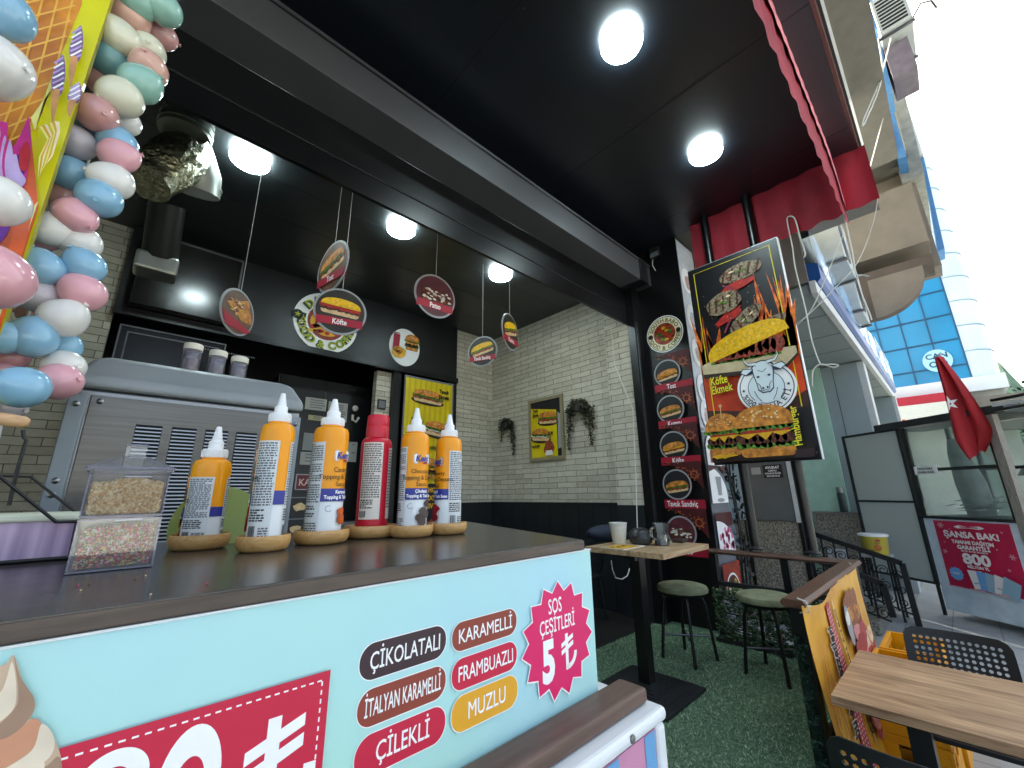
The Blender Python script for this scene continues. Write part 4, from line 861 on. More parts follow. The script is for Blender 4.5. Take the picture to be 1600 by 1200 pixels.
spl([(5,198),(14,222),(24,236),(40,205),(47,192),(50,235),(40,300),(22,345),(-100,500),(-100,240)],VIO[1])
spl([(0,240),(18,262),(40,242),(38,290),(28,335),(0,390),(-100,480),(-100,300)],VIO[0])
for k in range(5): spl([(2+5*k,205+9*k),(5+5*k,250+6*k),(1+5*k,300+5*k),(-6+4*k,270),(-3+5*k,230)],VIO[(2,1)[k%2]])
spl([(34,246),(45,230),(48,255),(42,276),(33,270)],VIO[3]); spl([(16,268),(27,250),(34,275),(43,292),(30,304),(17,294)],VIO[2]); spl([(20,290),(33,300),(30,325),(18,345),(8,330)],VIO[2]); spl([(23,300),(29,303),(26,322),(18,334),(14,326)],VIO[0])
for (x,y,h) in ((118,88,36),(91,140,40),(116,166,20)):
    spl([(x+9,y-h),(x+13,y-h*.3),(x+7,y+h*.5),(x-3,y+h*.55),(x-9,y+h*.1),(x-2,y-h*.5)],VIO[4])
    for k in range(7):
        f=-.75+k*.2; A.line([A.px(x-7+4*abs(f),y+h*f+4),A.px(x+2,y+h*f),A.px(x+11-2*abs(f),y+h*f-5)],.0032,(VIO[2],TXW)[k%2])
    spl([(x-6,y+h*.45),(x+4,y+h*.45),(x+1,y+h*1.0),(x-6,y+h*1.7),(x-9,y+h*1.2)],mat('cone_tip_print','#c8905a',.4,var=.3,vs=20))
for k in range(7): A.line([A.px(68+k*4,215-k),A.px(80+k*2.4,236-k*2),A.px(66+k*3,262),A.px(62+2*k,300-4*k)],.0075,(MATS['pale_lemon_print'],CHE,SEED,YEL)[k%4],True)
A.ppoly([(64,330),(0,525),(-80,560),(-80,540),(18,470),(46,350)],mat('lime_cream_print','#dfe29a',.4,var=.1)); A.ppoly([(40,330),(60,330),(38,420),(24,440),(20,400)],mat('deep_orange_print','#d8602f',.4,var=.2,vs=10))
m.build('board',t)
gl=thing('balloon_garland','garland of pastel pink, blue, white and mint balloons around the ice cream board','balloon garland',(-.2,1.38,CT+.1))
BC={k:mat('balloon_'+n,c,.2,coat=.35,var=.06,vs=12,spec=.5) for k,n,c in (('P','pink','#e3a9b3'),('B','blue','#8bbad6'),('W','white','#e6e4df'),('M','mint','#96c2b4'),('R','rose','#cf9b98'),('L','lilac_grey','#c9c2ca'),('T','teal','#7aa8ab'),('C','cream','#dddbc3'),('K','peach','#daab9b'))}
BN=dict(P='pink',B='blue',W='white',M='mint',R='rose',L='lilac grey',T='teal',C='cream',K='peach')
bl='''213 2 M 44 0;256 14 M 40 0;200 24 K 48 1;247 52 R 38 2;187 60 C 46 0;230 78 C 40 1;232 107 K 42 0;172 95 T 44 1;219 131 M 46 0;150 108 R 36 3;160 128 R 36 2;188 152 C 48 0;195 190 W 34 2;151 178 R 46 0;133 207 B 40 2;120 182 R 38 3;119 222 L 42 1;184 224 B 42 1;185 244 P 42 0;112 272 B 44 1;175 283 W 46 0;155 310 B 48 0;103 308 R 34 2;118 337 P 46 0;84 358 W 46 1;66 368 P 40 2;127 379 W 42 1;66 418 B 46 0;132 416 B 44 0;130 458 P 48 0;60 461 L 46 1;99 497 W 50 0;50 492 R 28 3;50 527 B 52 0;97 541 B 40 2;5 527 B 44 0;100 573 W 44 1;92 596 P 48 0;35 605 B 54 -1;12 558 P 40 2;2 590 P 40 1;10 632 L 40 2;215 -30 P 46 1;262 -35 W 44 0;185 -10 C 40 2'''
front='''0 18 B 66 -2;-20 100 W 84 -2;-8 312 W 66 -2;-16 432 P 84 -2'''
FA=Vector((Fw.x,Fw.y,Fw.z))
for e in (bl+';'+front).split(';'):
    x,y,c,s,l=e.split(); x,y,s,l=float(x),float(y),float(s),int(l)
    yy={-2:1.12,-1:1.22,0:1.33,1:1.37,2:1.41,3:1.45}[l]+random.uniform(-.012,.012)
    P=on(1,x,y,yy); z=(P-CAM).dot(FA); D=1.20*s*z/FPX
    ax=Vector((random.uniform(-1,1),random.uniform(-.3,1),random.uniform(-1,1))).normalized(); rot=ax.to_track_quat('Z','X').to_matrix()
    f=lambda q_,t_,p_: Vector((q_.x*(1-.12*(q_.z<0)*abs(q_.z)/(D/2)),q_.y*(1-.12*(q_.z<0)*abs(q_.z)/(D/2)),q_.z*(1.12 if q_.z<0 else 1)))
    m=MB(); m.ball(P,D/2,BC[c],24,16,rot,f); b=m.build('balloon',gl); b['label']=BN[c]+' balloon'
    m=MB(); kn=P+rot@Vector((0,0,-D*.56)); m.lathe([(.0025,.006),(.002,.002),(.006,-.004),(.0055,-.005),(0,-.004)],BC[c],kn,8,rot@Vector((0,0,1))); m.build('knot',b)
m=MB(); m.tube([(-.20,1.42,CT+.12),(-.22,1.43,1.75),(-.2,1.43,2.2),(-.19,1.43,2.7),(-.17,1.43,3.2)],.003,mat('garland_strip','#d8d8d8',.5),6); m.build('strip',gl)
# ================= extraction duct =================
t=thing('extraction_duct','silver extraction duct with a crumpled foil wrapped bend under the ceiling','duct',(.0,3.35,4.0))
ZN=mat('galvanised_duct','#a8aaa2',.38,.9,var=.15,vs=6); FOIL=mat('crumpled_foil','#a6a287',.28,1,var=.35,vs=25,bump=1.0,bs=38)
m=MB(); a=on(1,278,150,3.3); a.z=4.015; b=on(1,289,212,3.3); m.tube([(b.x,b.y,a.z),(b.x,b.y,b.z)],.155,ZN,28); m.tube([(b.x,b.y,b.z+.05),(b.x,b.y,b.z+.035)],.161,ZN,28); m.tube([(b.x,b.y,b.z+.11),(b.x,b.y,b.z+.10)],.159,ZN,28); m.build('vertical_pipe',t)
m=MB(); m.tube([(b.x,b.y+.02,b.z-.01),(b.x+.05,b.y+.1,b.z-.06),(b.x+.12,b.y+.2,b.z-.14),(b.x+.13,b.y+.24,b.z-.26)],.15,ZN,24); m.tube([(b.x+.1275,b.y+.235,b.z-.19),(b.x+.129,b.y+.238,b.z-.21)],.157,ZN,24); m.build('elbow',t)
m=MB(); p0=on(1,292,238,3.2); p1=on(1,240,280,3.05); ax=(p1-p0); L=ax.length; ax.normalize(); u=ax.orthogonal().normalized(); v=ax.cross(u); rows=[]; N=40
for i in range(15):
    f=i/14; rr=.140*(.82+.25*math.sin(PI*min(1,f*1.15+.1))**.6)
    rows+= [p0+ax*(L*f*1.15)+(u*math.cos(2*PI*j/N)+v*math.sin(2*PI*j/N))*rr*(1+random.uniform(-.055,.055)) for j in range(N)]
m.add(rows,[(i*N+j,i*N+(j+1)%N,(i+1)*N+(j+1)%N,(i+1)*N+j) for i in range(14) for j in range(N)]+[tuple(range(N))[::-1],tuple(range(14*N,15*N))],FOIL,True); m.build('foil_wrap',t)
m=MB(); q0=on(1,262,318,3.5); q1=on(1,250,400,3.7); m.tube([q0,q1],.105,mat('dark_duct','#2a2b2a',.4,.6),20); m.build('lower_pipe',t)
m=MB(); q2=on(1,247,418,3.72); m.box((q2.x-.13,q2.y-.10,q2.z-.07),(q2.x+.11,q2.y+.10,q2.z+.07),ZN); m.build('collar',t,bevel=.02)
# ================= kitchen =================
t=thing('extractor_hood','black extractor hood with thin bright edges over the kitchen opening','hood',(.55,5.05,3.15))
m=MB(); GL=mat('smoked_panel','#1b1a17',.18,spec=.6,var=.3,vs=2); h0=on(1,205,350,5.1); h1=on(1,372,500,5.1); m.box((-.2,5.02,3.15),(.62,5.19,3.9),GL); m.build('hood_panel',t,bevel=.006)
m=MB(); m.box((-.205,5.013,3.895),(.625,5.02,3.91),STEELD); m.box((.615,5.013,3.15),(.63,5.02,3.895),STEELD); m.build('edge_trim',t)
t=thing('menu_cabinet','black framed glass cabinet with thin pale edges above the soft serve machine','cabinet',(.35,4.4,2.2))
a=on(1,188,506,4.4); b=on(1,352,548,4.4)
m=MB(); x0,x1,z1=a.x,b.x,a.z; m.box((x0,4.4,2.0),(x1,4.9,z1),mat('cabinet_black','#0a0b0d',.25)); m.build('cabinet_body',t)
m=MB()
for k in (0,.05): 
    for (p,q_) in (((x0+k,z1-k-.01),(x1-k,z1-k)),((x0+k,2.0+k),(x0+k+.01,z1-k-.01)),((x1-k-.01,2.0+k),(x1-k,z1-k-.01))): m.box((p[0],4.392,p[1]),(q_[0],4.3995,q_[1]),STEELD)
for i in range(26): m.box((x0+.45+i*.02,4.394,z1-.085-.001*(i%3)),(x0+.456+i*.02,4.3995,z1-.075),SIL)
m.build('edge_strips',t)
t=thing('kitchen_fridge','tall black fridge covered with paper notes inside the kitchen','fridge',(1.75,5.9,0))
m=MB(); m.box((1.32,5.75,.006),(2.55,6.5,2.9),mat('fridge_black','#16191c',.3,.1,var=.1)); m.box((1.30,5.742,.1),(1.31,5.75,2.9),STEELD); m.box((1.90,5.742,.1),(1.905,5.75,2.9),STEELD); m.build('fridge_body',t,bevel=.01)
NOTE=mat('paper_note','#a8a8a2',.7,var=.1); NOTEY=mat('yellow_note','#a8a07a',.7)
def note(x0,y0,x1,y1,mm_,rows=0,name='paper_note'):
    a=on(1,x0,y0,5.741); b=on(1,x1,y1,5.741); m=MB(); m.box((a.x,5.738,b.z),(b.x,5.7415,a.z),mm_)
    A=Art(m,(a.x,5.738,b.z),(1,0,0),(0,0,1),.0008)
    for i in range(rows): A.rect(.06,(a.z-b.z)*(.9-.8*i/rows)-.02,(b.x-a.x)*random.uniform(.75,.95),(a.z-b.z)*(.9-.8*i/rows)-.005,GRP,i==0)
    m.build(name,t)
note(478,620,509,643,NOTE,4); note(482,648,503,658,NOTEY,2); note(514,627,541,660,NOTE,7); note(475,676,505,705,mat('grey_note','#85898a',.6),0); note(470,706,503,727,NOTE,3); note(544,690,556,722,NOTE,2); note(470,727,500,731,BLK,0)
m=MB(); c=on(1,555,638,5.74); m.ball(c,(.045,.03,.045),SAU,12,8); m.tube([c+Vector((-.03,-.01,-.1)),c+Vector((-.03,-.01,-.17)),c+Vector((.02,-.01,-.2)),c+Vector((.06,-.01,-.13))],.018,SAU,8); m.build('hook',t)
a=on(1,463,742,4.9); b=on(1,512,764,4.9)
t=thing('red_sign_board','dark red framed sign with pale letters KA behind the sauce bottles','sign',(a.x,4.9,b.z))
m=MB(); m.box((a.x,4.9,b.z-.01),(b.x,4.93,a.z+.01),SIL); A=Art(m,(a.x,4.9,b.z),(1,0,0),(0,0,1),.001); w_,h_=b.x-a.x,a.z-b.z; A.rect(.01,.0,w_-.01,h_,mat('maroon_print','#5a1118',.5)); A.text('KA',.035,.25*h_,.5*h_,mat('pale_red_print','#c9a0a0',.5),.02,.9,'L'); m.build('sign_face',t)
t=thing('dark_menu_board','dark menu board with faint item pictures behind the sauce bottles','menu board',(1.3,4.92,.7))
a=on(1,448,772,4.92); b=on(1,512,860,4.92); m=MB(); m.box((a.x,4.92,.5),(b.x,4.95,a.z+.06),DKG); A=Art(m,(a.x,4.92,.5),(1,0,0),(0,0,1),.001); H_=a.z-.5
for i in range(4): A.rect(.03,H_*.95-i*.22,b.x-a.x-.03,H_*.95-i*.22+.012,GRP); 
for i in range(8): blob(A,.12+.2*(i%2)+.05*random.random(),H_*.84-(i//2)*.22,.06,.04,random.choice((BUNL,SIL,GRP)),9,.3)
m.build('board',t)
t=thing('kitchen_counter','low grey green kitchen counter inside the shop','counter',(2.3,5.0,0))
m=MB(); m.box((1.66,4.95,.006),(2.3,5.15,1.02),mat('grey_green_panel','#5d665f',.5,var=.1)); m.build('front',t); m=MB(); m.box((1.6,4.93,1.02),(2.35,5.16,1.06),STEELD); m.build('top',t)
t=thing('white_switch','small dark framed switch plate on the narrow brick pier','switch',(2.52,5.28,2.6)); c=on(1,596,632,5.285)
m=MB(); m.box((c.x-.06,5.270,c.z-.07),(c.x+.06,5.2885,c.z+.07),DKG); m.box((c.x-.045,5.266,c.z-.05),(c.x+.045,5.270,c.z+.05),GRP); m.build('plate',t,bevel=.004)
# ================= yellow sandwich poster & mirror =================
def yposter(A,w,h):
    A.rect(0,0,w,h,YEL)
    for i in range(9): A.poly([(w*i/9,0),(w*(i+.4)/9,0),(w*(i+.9)/9,h),(w*(i+.5)/9,h)],mat('yellow_ray_print','#c9b016',.5))
    sandwich(A,.46*w,.88*h,.62*w,.10*h,R(-3),(MEATR,TOM,LET)); A.text('Tavuk',.80*w,.925*h,.03*h,TXK,.03,.8); A.text('Ekmek',.80*w,.885*h,.03*h,TXK,.03,.8)
    sandwich(A,.68*w,.66*h,.55*w,.11*h,R(-8),(MEATR,SAU,LET)); A.text('Kumru',.24*w,.70*h,.03*h,TXK,.03,.8)
    A.text('Hamburger',.62*w,.525*h,.03*h,TXK,.03,.8); burger(A,.45*w,.40*h,.5*w,.14*h)
    A.poly([(.45*w,.05*h),(.8*w,.05*h),(.84*w,.3*h),(.42*w,.3*h)],DKG)
    for i,s_ in enumerate(('MOZ','DOSS','BVOS')): A.text(s_,.62*w,(.245-.05*i)*h,.032*h,CHE,.05,.85)
    for i in range(12): blob(A,.3*w+random.random()*.4*w,.02*h+random.random()*.05*h,.05*w,.02*h,random.choice((TOM,MEATR,CHE)),8,.3,i==0)
t=thing('yellow_poster_stand','tall yellow sandwich poster on a dark stand at the kitchen door','poster',(3.17,5.12,0))
m=MB(); m.box((2.755,5.13,.84),(3.6,5.15,3.02),GRP); A=Art(m,(2.775,5.13,.86),(1,0,0),(0,0,1),.0012); yposter(A,.80,2.13); m.build('poster',t)
m=MB(); m.box((2.8,5.1,.004),(3.55,5.2,.06),BLKM); m.box((2.9,5.151,.06),(2.93,5.18,3.0),BLKM); m.box((3.42,5.151,.06),(3.45,5.18,3.0),BLKM); m.build('stand',t)
t=thing('framed_mirror','wood framed picture of yellow sandwich poster on the white brick side wall','picture',(4.49,4.01,1.81))  # a mirror; the yellow poster it reflects is painted on its face
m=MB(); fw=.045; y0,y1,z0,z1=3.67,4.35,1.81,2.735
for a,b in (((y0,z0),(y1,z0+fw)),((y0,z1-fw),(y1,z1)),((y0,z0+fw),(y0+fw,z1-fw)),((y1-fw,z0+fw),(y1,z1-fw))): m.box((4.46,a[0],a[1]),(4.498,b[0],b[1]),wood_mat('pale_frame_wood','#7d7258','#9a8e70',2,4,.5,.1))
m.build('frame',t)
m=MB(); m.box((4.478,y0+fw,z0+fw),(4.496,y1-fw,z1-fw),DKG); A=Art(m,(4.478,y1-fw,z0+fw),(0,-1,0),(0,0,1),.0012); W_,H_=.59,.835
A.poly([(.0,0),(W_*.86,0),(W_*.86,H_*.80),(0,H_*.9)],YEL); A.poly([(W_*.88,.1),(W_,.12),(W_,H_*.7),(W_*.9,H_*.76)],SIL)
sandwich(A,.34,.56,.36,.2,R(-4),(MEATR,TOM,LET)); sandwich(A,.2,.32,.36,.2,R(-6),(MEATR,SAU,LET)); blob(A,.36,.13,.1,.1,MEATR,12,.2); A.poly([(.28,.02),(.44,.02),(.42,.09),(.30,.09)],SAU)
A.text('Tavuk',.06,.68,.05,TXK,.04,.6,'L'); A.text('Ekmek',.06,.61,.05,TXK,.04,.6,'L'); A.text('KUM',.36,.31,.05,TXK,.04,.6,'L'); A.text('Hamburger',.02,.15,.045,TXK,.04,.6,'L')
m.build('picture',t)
LF=[mat('trailing_leaf_'+n,c,.7) for n,c in (('dark','#22261a'),('olive','#3a3f27'),('grey','#4a4e38'))]
def trailer(y,z,w,drops,label):
    t=thing('hanging_plant',label,'hanging plant',(4.47,y,z),group='trailing plants on the brick side wall')
    m=MB(); m.lathe([(.05,-.05),(.07,.03),(.065,.03),(.05,-.04)],mat('dark_pot','#2b2a26',.7),(4.43,y,z),14); m.box((4.43,y-.02,z-.02),(4.499,y+.02,z+.02),MATS['dark_pot']); m.build('pot',t)
    m=MB()
    def leaf(p,s):
        a=random.random()*6; d=Vector((random.uniform(-.6,.2),math.cos(a),math.sin(a))).normalized(); e=d.orthogonal().normalized()
        m.add([p-d*s,p+e*s*.5,p+d*s,p-e*s*.5],[(0,1,2,3)],random.choice(LF))
    for i in range(520):
        a=random.random()*2*PI; rr=w*(.6+.4*random.random()); yy=y+rr*math.cos(a)*1.0; zz=z+rr*.8*math.sin(a)
        if math.sin(a)<-.5 and abs(math.cos(a))<.55: continue
        leaf(Vector((4.44+random.uniform(-.06,.05),yy,zz)),.027)
    for dy,ln in drops:
        m.tube([(4.45,y+dy,z),(4.45,y+dy*1.05,z-ln)],.004,LF[0],5)
        for i in range(int(ln*330)):
            f=random.random()**1.2; leaf(Vector((4.45+random.gauss(0,.018),y+dy*(1+.06*f)+random.gauss(0,.03*(1-.6*f)),z-ln*f)),.022)
    m.build('foliage',t)
trailer(3.38,2.47,.17,((.19,.55),(.14,.3),(-.17,.52),(-.1,.25),(-.21,.3)),'trailing plant in a wall pot right of the framed poster')
trailer(4.84,2.42,.14,((.12,.25),(-.15,.5),(-.1,.3)),'trailing plant in a wall pot left of the framed poster')
# white pull cord in front of the wall
m=MB(); a=on(0,988,560,4.35); m.tube([(4.35,2.7,3.42),(4.35,2.69,2.9),on(0,989,640,4.3),on(0,994,760,4.2),on(0,996,830,4.1),on(0,992,850,4.0)],.006,CORDW,6); m.build('pull_cord',shop)
# ================= dark table and chairs inside =================
def pchair(name,label,loc,rz,hh=.83,group=None,local_parts=True):
    # perforated plastic chair, sitter looks along +x
    t=thing(name,label,'chair',loc,rz,group); PL=mat('black_chair_plastic','#15171a',.5,var=.08,vs=20)
    m=MB(); W,H=.44,.24; z0=hh-H; NX,NZ=13,6; ins=.035; r=.055
    def P(u,v):    # u across -W/2..W/2, v up 0..H
        x=-.20-.05*(v/H)-.03*(1-(2*u/W)**2); return Vector((x,u,z0+v))
    cw=(W-2*ins)/NX; ch=(H-2*ins)/NZ
    for s,off in ((1,0),(-1,.007)):
        def G(u,v): q_=P(u,v); return (q_.x-off,q_.y,q_.z)
        for i in range(NX):
            for j in range(NZ):
                a,b=-W/2+ins+i*cw,ins+j*ch; cc=(a+cw/2,b+ch/2); q_=[(a,b),(a+cw/2,b),(a+cw,b),(a+cw,b+ch/2),(a+cw,b+ch),(a+cw/2,b+ch),(a,b+ch),(a,b+ch/2)]
                rr=min(cw,ch)*.33; c_=[(cc[0]+rr*math.cos(R(225+45*k)),cc[1]+rr*math.sin(R(225+45*k))) for k in range(8)]
                m.add([G(*p) for p in q_+c_],[(k,(k+1)%8,8+(k+1)%8,8+k) for k in range(8)],PL)
                if s==1: m.add([G(*p) for p in c_]+[(P(*p).x-.007,P(*p).y,P(*p).z) for p in c_],[(k,(k+1)%8,8+(k+1)%8,8+k) for k in range(8)],PL)
        inner=[(-W/2+ins+(W-2*ins)*k/10,ins) for k in range(10)]+[(W/2-ins,ins+(H-2*ins)*k/6) for k in range(6)]+[(W/2-ins-(W-2*ins)*k/10,H-ins) for k in range(10)]+[(-W/2+ins,H-ins-(H-2*ins)*k/6) for k in range(6)]
        outer=[]
        for (u,v) in inner:
            du,dv=u/(W/2-ins),(v-H/2)/(H/2-ins); mx=max(abs(du),abs(dv)); uu=du*W/2; vv=H/2+dv*H/2
            cx,cy=abs(uu)-(W/2-r),abs(vv-H/2)-(H/2-r)
            if cx>0 and cy>0:
                l=math.hypot(cx,cy); 
                uu=math.copysign(W/2-r+cx/l*r,uu); vv=H/2+math.copysign(H/2-r+cy/l*r,vv-H/2)
            outer.append((uu,vv))
        n=len(inner); m.add([G(*p) for p in inner+outer],[(k,(k+1)%n,n+(k+1)%n,n+k) for k in range(n)],PL)
        if s==1: m.add([G(*p) for p in outer]+[(P(*p).x-.007,P(*p).y,P(*p).z) for p in outer],[(k,(k+1)%n,n+(k+1)%n,n+k) for k in range(n)],PL)
    m.build('backrest',t,local=True)
    m=MB(); m.prism([(x+.02,y,.44) for x,y in rrect(.44,.44,.09)],(0,0,.022),PL,False); m.build('seat',t,local=True,bevel=.006)
    m=MB()
    for s in (-1,1): m=MB(); m.tube([(-.15,s*.17,.45),(-.2,s*.175,z0-.06),(-.215,s*.16,z0+.03)],.014,IRON,8); m.build('back_support',t,local=True)
    for sx in (-1,1):
        for sy in (-1,1):
            m=MB(); m.tube([(.02+sx*.17,sy*.17,.44),(.02+sx*.21,sy*.2,0)],.014,IRON,8); m.build('leg',t,local=True)
    return t
t=thing('indoor_table','dark topped indoor table against the brick side wall','table',(3.85,3.75,.004))
m=MB(); m.box((3.45,3.35,.74),(4.25,4.15,.775),mat('dark_table_top','#3a2f28',.4,var=.2)); m.build('tabletop',t); m=MB(); m.box((3.82,3.72,.02),(3.88,3.78,.74),IRON); m.box((3.6,3.5,.004),(4.1,4.0,.02),IRON); m.build('pedestal',t)
pchair('indoor_chair','black perforated chair at the indoor table, farther one',(3.85,4.45,.004),R(-90),.86,'indoor chairs'); pchair('indoor_chair','black perforated chair at the indoor table, nearer one beside the brick wall',(3.95,3.12,.004),R(90),.86,'indoor chairs')
# ================= bar table =================
bt=thing('bar_table','tall square bar table with oak laminate top and black steel post','table',(2.95,1.78,.02)); TZ=.93
m=MB(); m.box((2.84,1.50,TZ-.038),(3.61,2.17,TZ),WOODT); m.build('tabletop',bt,bevel=.002)
m=MB(); m.box((2.93,1.745,.03),(3.015,1.83,TZ-.045),BLK); m.build('post',bt,bevel=.003)
m=MB(); m.box((2.88,1.75,TZ-.075),(3.5,1.83,TZ-.0385),BLK); m.build('top_arm',bt)
m=MB(); a,b,c,d=2.66,3.24,1.49,2.07
for k in range(7):
    i=.034*k; z=.022+.0052*k; m.box((a+i,c+i,z-.0052 if k else .0),(b-i,d-i,z),mat('cast_iron_base','#2a2d31',.45,.3,bump=.2,bs=60))
    if k<6: pass
m.build('base_plate',bt,bevel=.004)
def tp(px,py): return on(2,px,py,TZ)
P=tp(968,851); t=thing('paper_cup','white paper cup with faint floral print on the bar table','cup',P)
m=MB(); m.lathe([(.055,0),(.058,.003),(.082,.19),(.086,.192),(.086,.198),(.082,.2),(.078,.195),(.052,.006),(0,.006)],mat('cup_paper','#d0d0c6',.6,var=.12,vs=25),P,26); m.build('cup_body',t); t.scale=(.87,.87,.87)
P=tp(1002,851); t=thing('round_ashtray','dark ball shaped ashtray on the bar table','ashtray',P)
m=MB(); m.lathe([(.06,0),(.1,.02),(.115,.06),(.112,.075)],mat('dark_ball','#2a2b2d',.3),P,26); m.lathe([(.112,.078),(.10,.115),(.06,.145),(.02,.152),(0,.152)],MATS['dark_ball'],P,26); m.build('ball',t); t.scale=(.87,.87,.87)
GLS=glass_mat('tea_glass','#f2f4f4',.02,.06)
P=tp(1035,852); t=thing('glass_mug','clear glass mug with a little tea left in it','mug',P)
m=MB(); m.lathe([(.06,0),(.068,.01),(.06,.05),(.062,.11),(.078,.195),(.074,.195),(.058,.11),(.056,.05),(.06,.012),(0,.012)],GLS,P,26); m.build('glass',t)
m=MB(); m.lathe([(.0585,.014),(.0555,.045),(0,.045)],mat('black_tea','#2a0f06',.15),P,22); m.build('tea',t)
m=MB(); m.tube([P+Vector((-.065,.02,.16)),P+Vector((-.115,.035,.155)),P+Vector((-.12,.035,.08)),P+Vector((-.066,.02,.05))],.011,GLS,8); m.build('handle',t); t.scale=(.87,.87,.87)
P=tp(1066,847); t=thing('phone_case','dark brown phone or wallet lying on the bar table','wallet',P)
m=MB(); m.obox(P+Vector((-.1,-.05,.0005)),(.2,.03,0),(-.014,.1,0),(0,0,.03),mat('brown_leather','#2b1a17',.5,bump=.2)); m.build('case',t,bevel=.008); t.scale=(.87,.87,.87)
P=tp(947,848); t=thing('navy_bag','small navy blue zipped bag lying at the back of the bar table','bag',P+Vector((.12,.1,0)))
m=MB(); m.ball(P+Vector((.12,.06,.075)),(.22,.13,.085),mat('navy_fabric','#152238',.6,var=.3,vs=20,bump=.2,bs=80),20,12,Matrix.Rotation(R(-30),3,'Z'),lambda q_,t_,p_:Vector((q_.x,q_.y,max(q_.z,-.0745)))); m.build('pouch',t); t.scale=(.87,.87,.87)
P=tp(952,857); t=thing('yellow_leaflet','yellow printed leaflet lying on the bar table','leaflet',P)
m=MB(); m.obox(P+Vector((-.02,-.16,.0004)),(.36,-.0,0),(0,.24,0),(0,0,.006),SAU); A=Art(m,P+Vector((-.02,-.16,.0064)),(1,0,0),(0,1,0),.001); A.rect(.01,.01,.3,.22,CHE); [blob(A,.05+.04*i,.1+.06*random.random(),.02,.02,DKB,7,.3,i==0) for i in range(6)]; m.build('leaflet_sheet',t); t.scale=(.87,.87,.87)
m=MB(); m.tube([on(1,955,876,2.3),on(1,957,890,2.3),on(1,962,903,2.3),on(1,972,905,2.3),on(1,980,900,2.3),on(1,984,888,2.3)],.006,CORDW,6); m.build('cable',bt)
# ================= stools =================
def stool(x,y,zs,label):
    t=thing('bar_stool',label,'stool',(x,y,0),group='round stools on the terrace')
    m=MB(); r=.205; m.lathe([(r*.9,0),(r,.008),(r*1.01,.028),(r*.96,.048),(r*.8,.058),(r*.4,.064),(0,.065)],mat('sage_velvet','#7f8263',.9,var=.3,vs=12,bump=.15,bs=150),(x,y,zs-.06),36); m.build('seat',t)
    m=MB(); m.lathe([(r*.85,-.022),(r*.88,-.001),(0,-.001)],IRON,(x,y,zs-.06),24); m.build('seat_plate',t)
    ft=[]
    for k in range(4):
        a=R(35+90*k); m=MB(); p=[(x+.09*math.cos(a),y+.09*math.sin(a),zs-.084),(x+.145*math.cos(a),y+.145*math.sin(a),zs-.10),(x+.168*math.cos(a),y+.168*math.sin(a),zs-.16),(x+.215*math.cos(a),y+.215*math.sin(a),.0)]
        m.tube(p,.013,IRON,8); m.build('leg',t); ft.append((x+.197*math.cos(a),y+.197*math.sin(a),.17))
    m=MB(); m.tube([ft[0],ft[2]],.008,STEELD,6); m.tube([(p[0],p[1],p[2]+.008) for p in (ft[1],ft[3])],.008,STEELD,6); m.build('cross_brace',t)
stool(3.72,1.82,.575,'round stool with worn sage velvet seat under the bar table')
stool(3.86,1.22,.565,'round stool with worn sage velvet seat beside the brown fence rail')
# ================= terrace fence =================
fn=thing('side_fence','brown topped side fence rail with dark posts along the terrace','fence',(4.45,1.3,0)); RZ=.79
m=MB()
prof=[(-.055,-.02),(-.06,-.008),(-.055,.0),(-.045,.012),(.045,.012),(.055,.0),(.06,-.008),(.055,-.02),(.035,-.03),(-.035,-.03)]
m.prism([(4.45+a,.78,RZ-.012+b) for a,b in prof],(0,1.06,0),RAILY); m.build('top_rail',fn,bevel=.004)
m=MB(); m.box((4.43,.78,.46),(4.47,1.84,.50),BLKM); m.build('middle_rail',fn); m=MB(); m.box((4.42,.78,.0),(4.48,1.84,.05),BLKM); m.build('bottom_rail',fn)
for y in (1.82,1.2):
    m=MB(); m.box((4.42,y-.03,.05),(4.48,y+.03,RZ-.043),BLK); m.build('post',fn)
ff=thing('front_fence','brown fence handrail on dark posts running along the street edge of the terrace','fence',(3.6,.72,0))
m=MB(); m.prism([(2.70,.725+a,RZ-.012+b) for a,b in prof],(1.81,0,0),RAILW); m.build('top_rail',ff,bevel=.004)
for x in (2.80,4.45): m=MB(); m.box((x-.035,.695,.0),(x+.035,.765,RZ-.043),BLK); m.build('post',ff)
m=MB(); m.box((2.84,.71,.08),(4.41,.74,.12),BLKM); m.box((2.84,.71,.40),(4.41,.74,.44),BLKM); m.build('lower_rails',ff)
hg=thing('artificial_hedge','strip of artificial boxwood hedge standing along the foot of the side fence','hedge',(4.36,1.35,0))
HL=[mat('box_leaf_'+n,c,.55) for n,c in (('dark','#1b3320'),('mid','#2c4a2b'),('light','#47693a'),('straw','#8d8a4a'))]
m=MB()
for i in range(10500):
    p=Vector((random.uniform(4.31,4.41),random.uniform(.80,1.82),random.uniform(.03,.46)))
    if math.sin(p.y*23+p.z*17)*math.sin(p.z*31-p.y*9)>.72: continue
    d=Vector((random.uniform(-1,.3),random.uniform(-1,1),random.uniform(-.4,1))).normalized(); e=d.orthogonal().normalized(); s=random.uniform(.008,.015)
    m.add([p-d*s,p+e*s*.55,p+d*s,p-e*s*.55],[(0,1,2,3)],random.choices(HL,(5,5,3,.7))[0])
m.build('leaves',hg); m=MB(); m.box((4.30,.80,.0),(4.415,1.83,.03),BLKM)
for z in (.12,.24,.36): m.tube([(4.37,.8,z),(4.37,1.82,z)],.006,HL[0],5)
m.build('trough',hg)
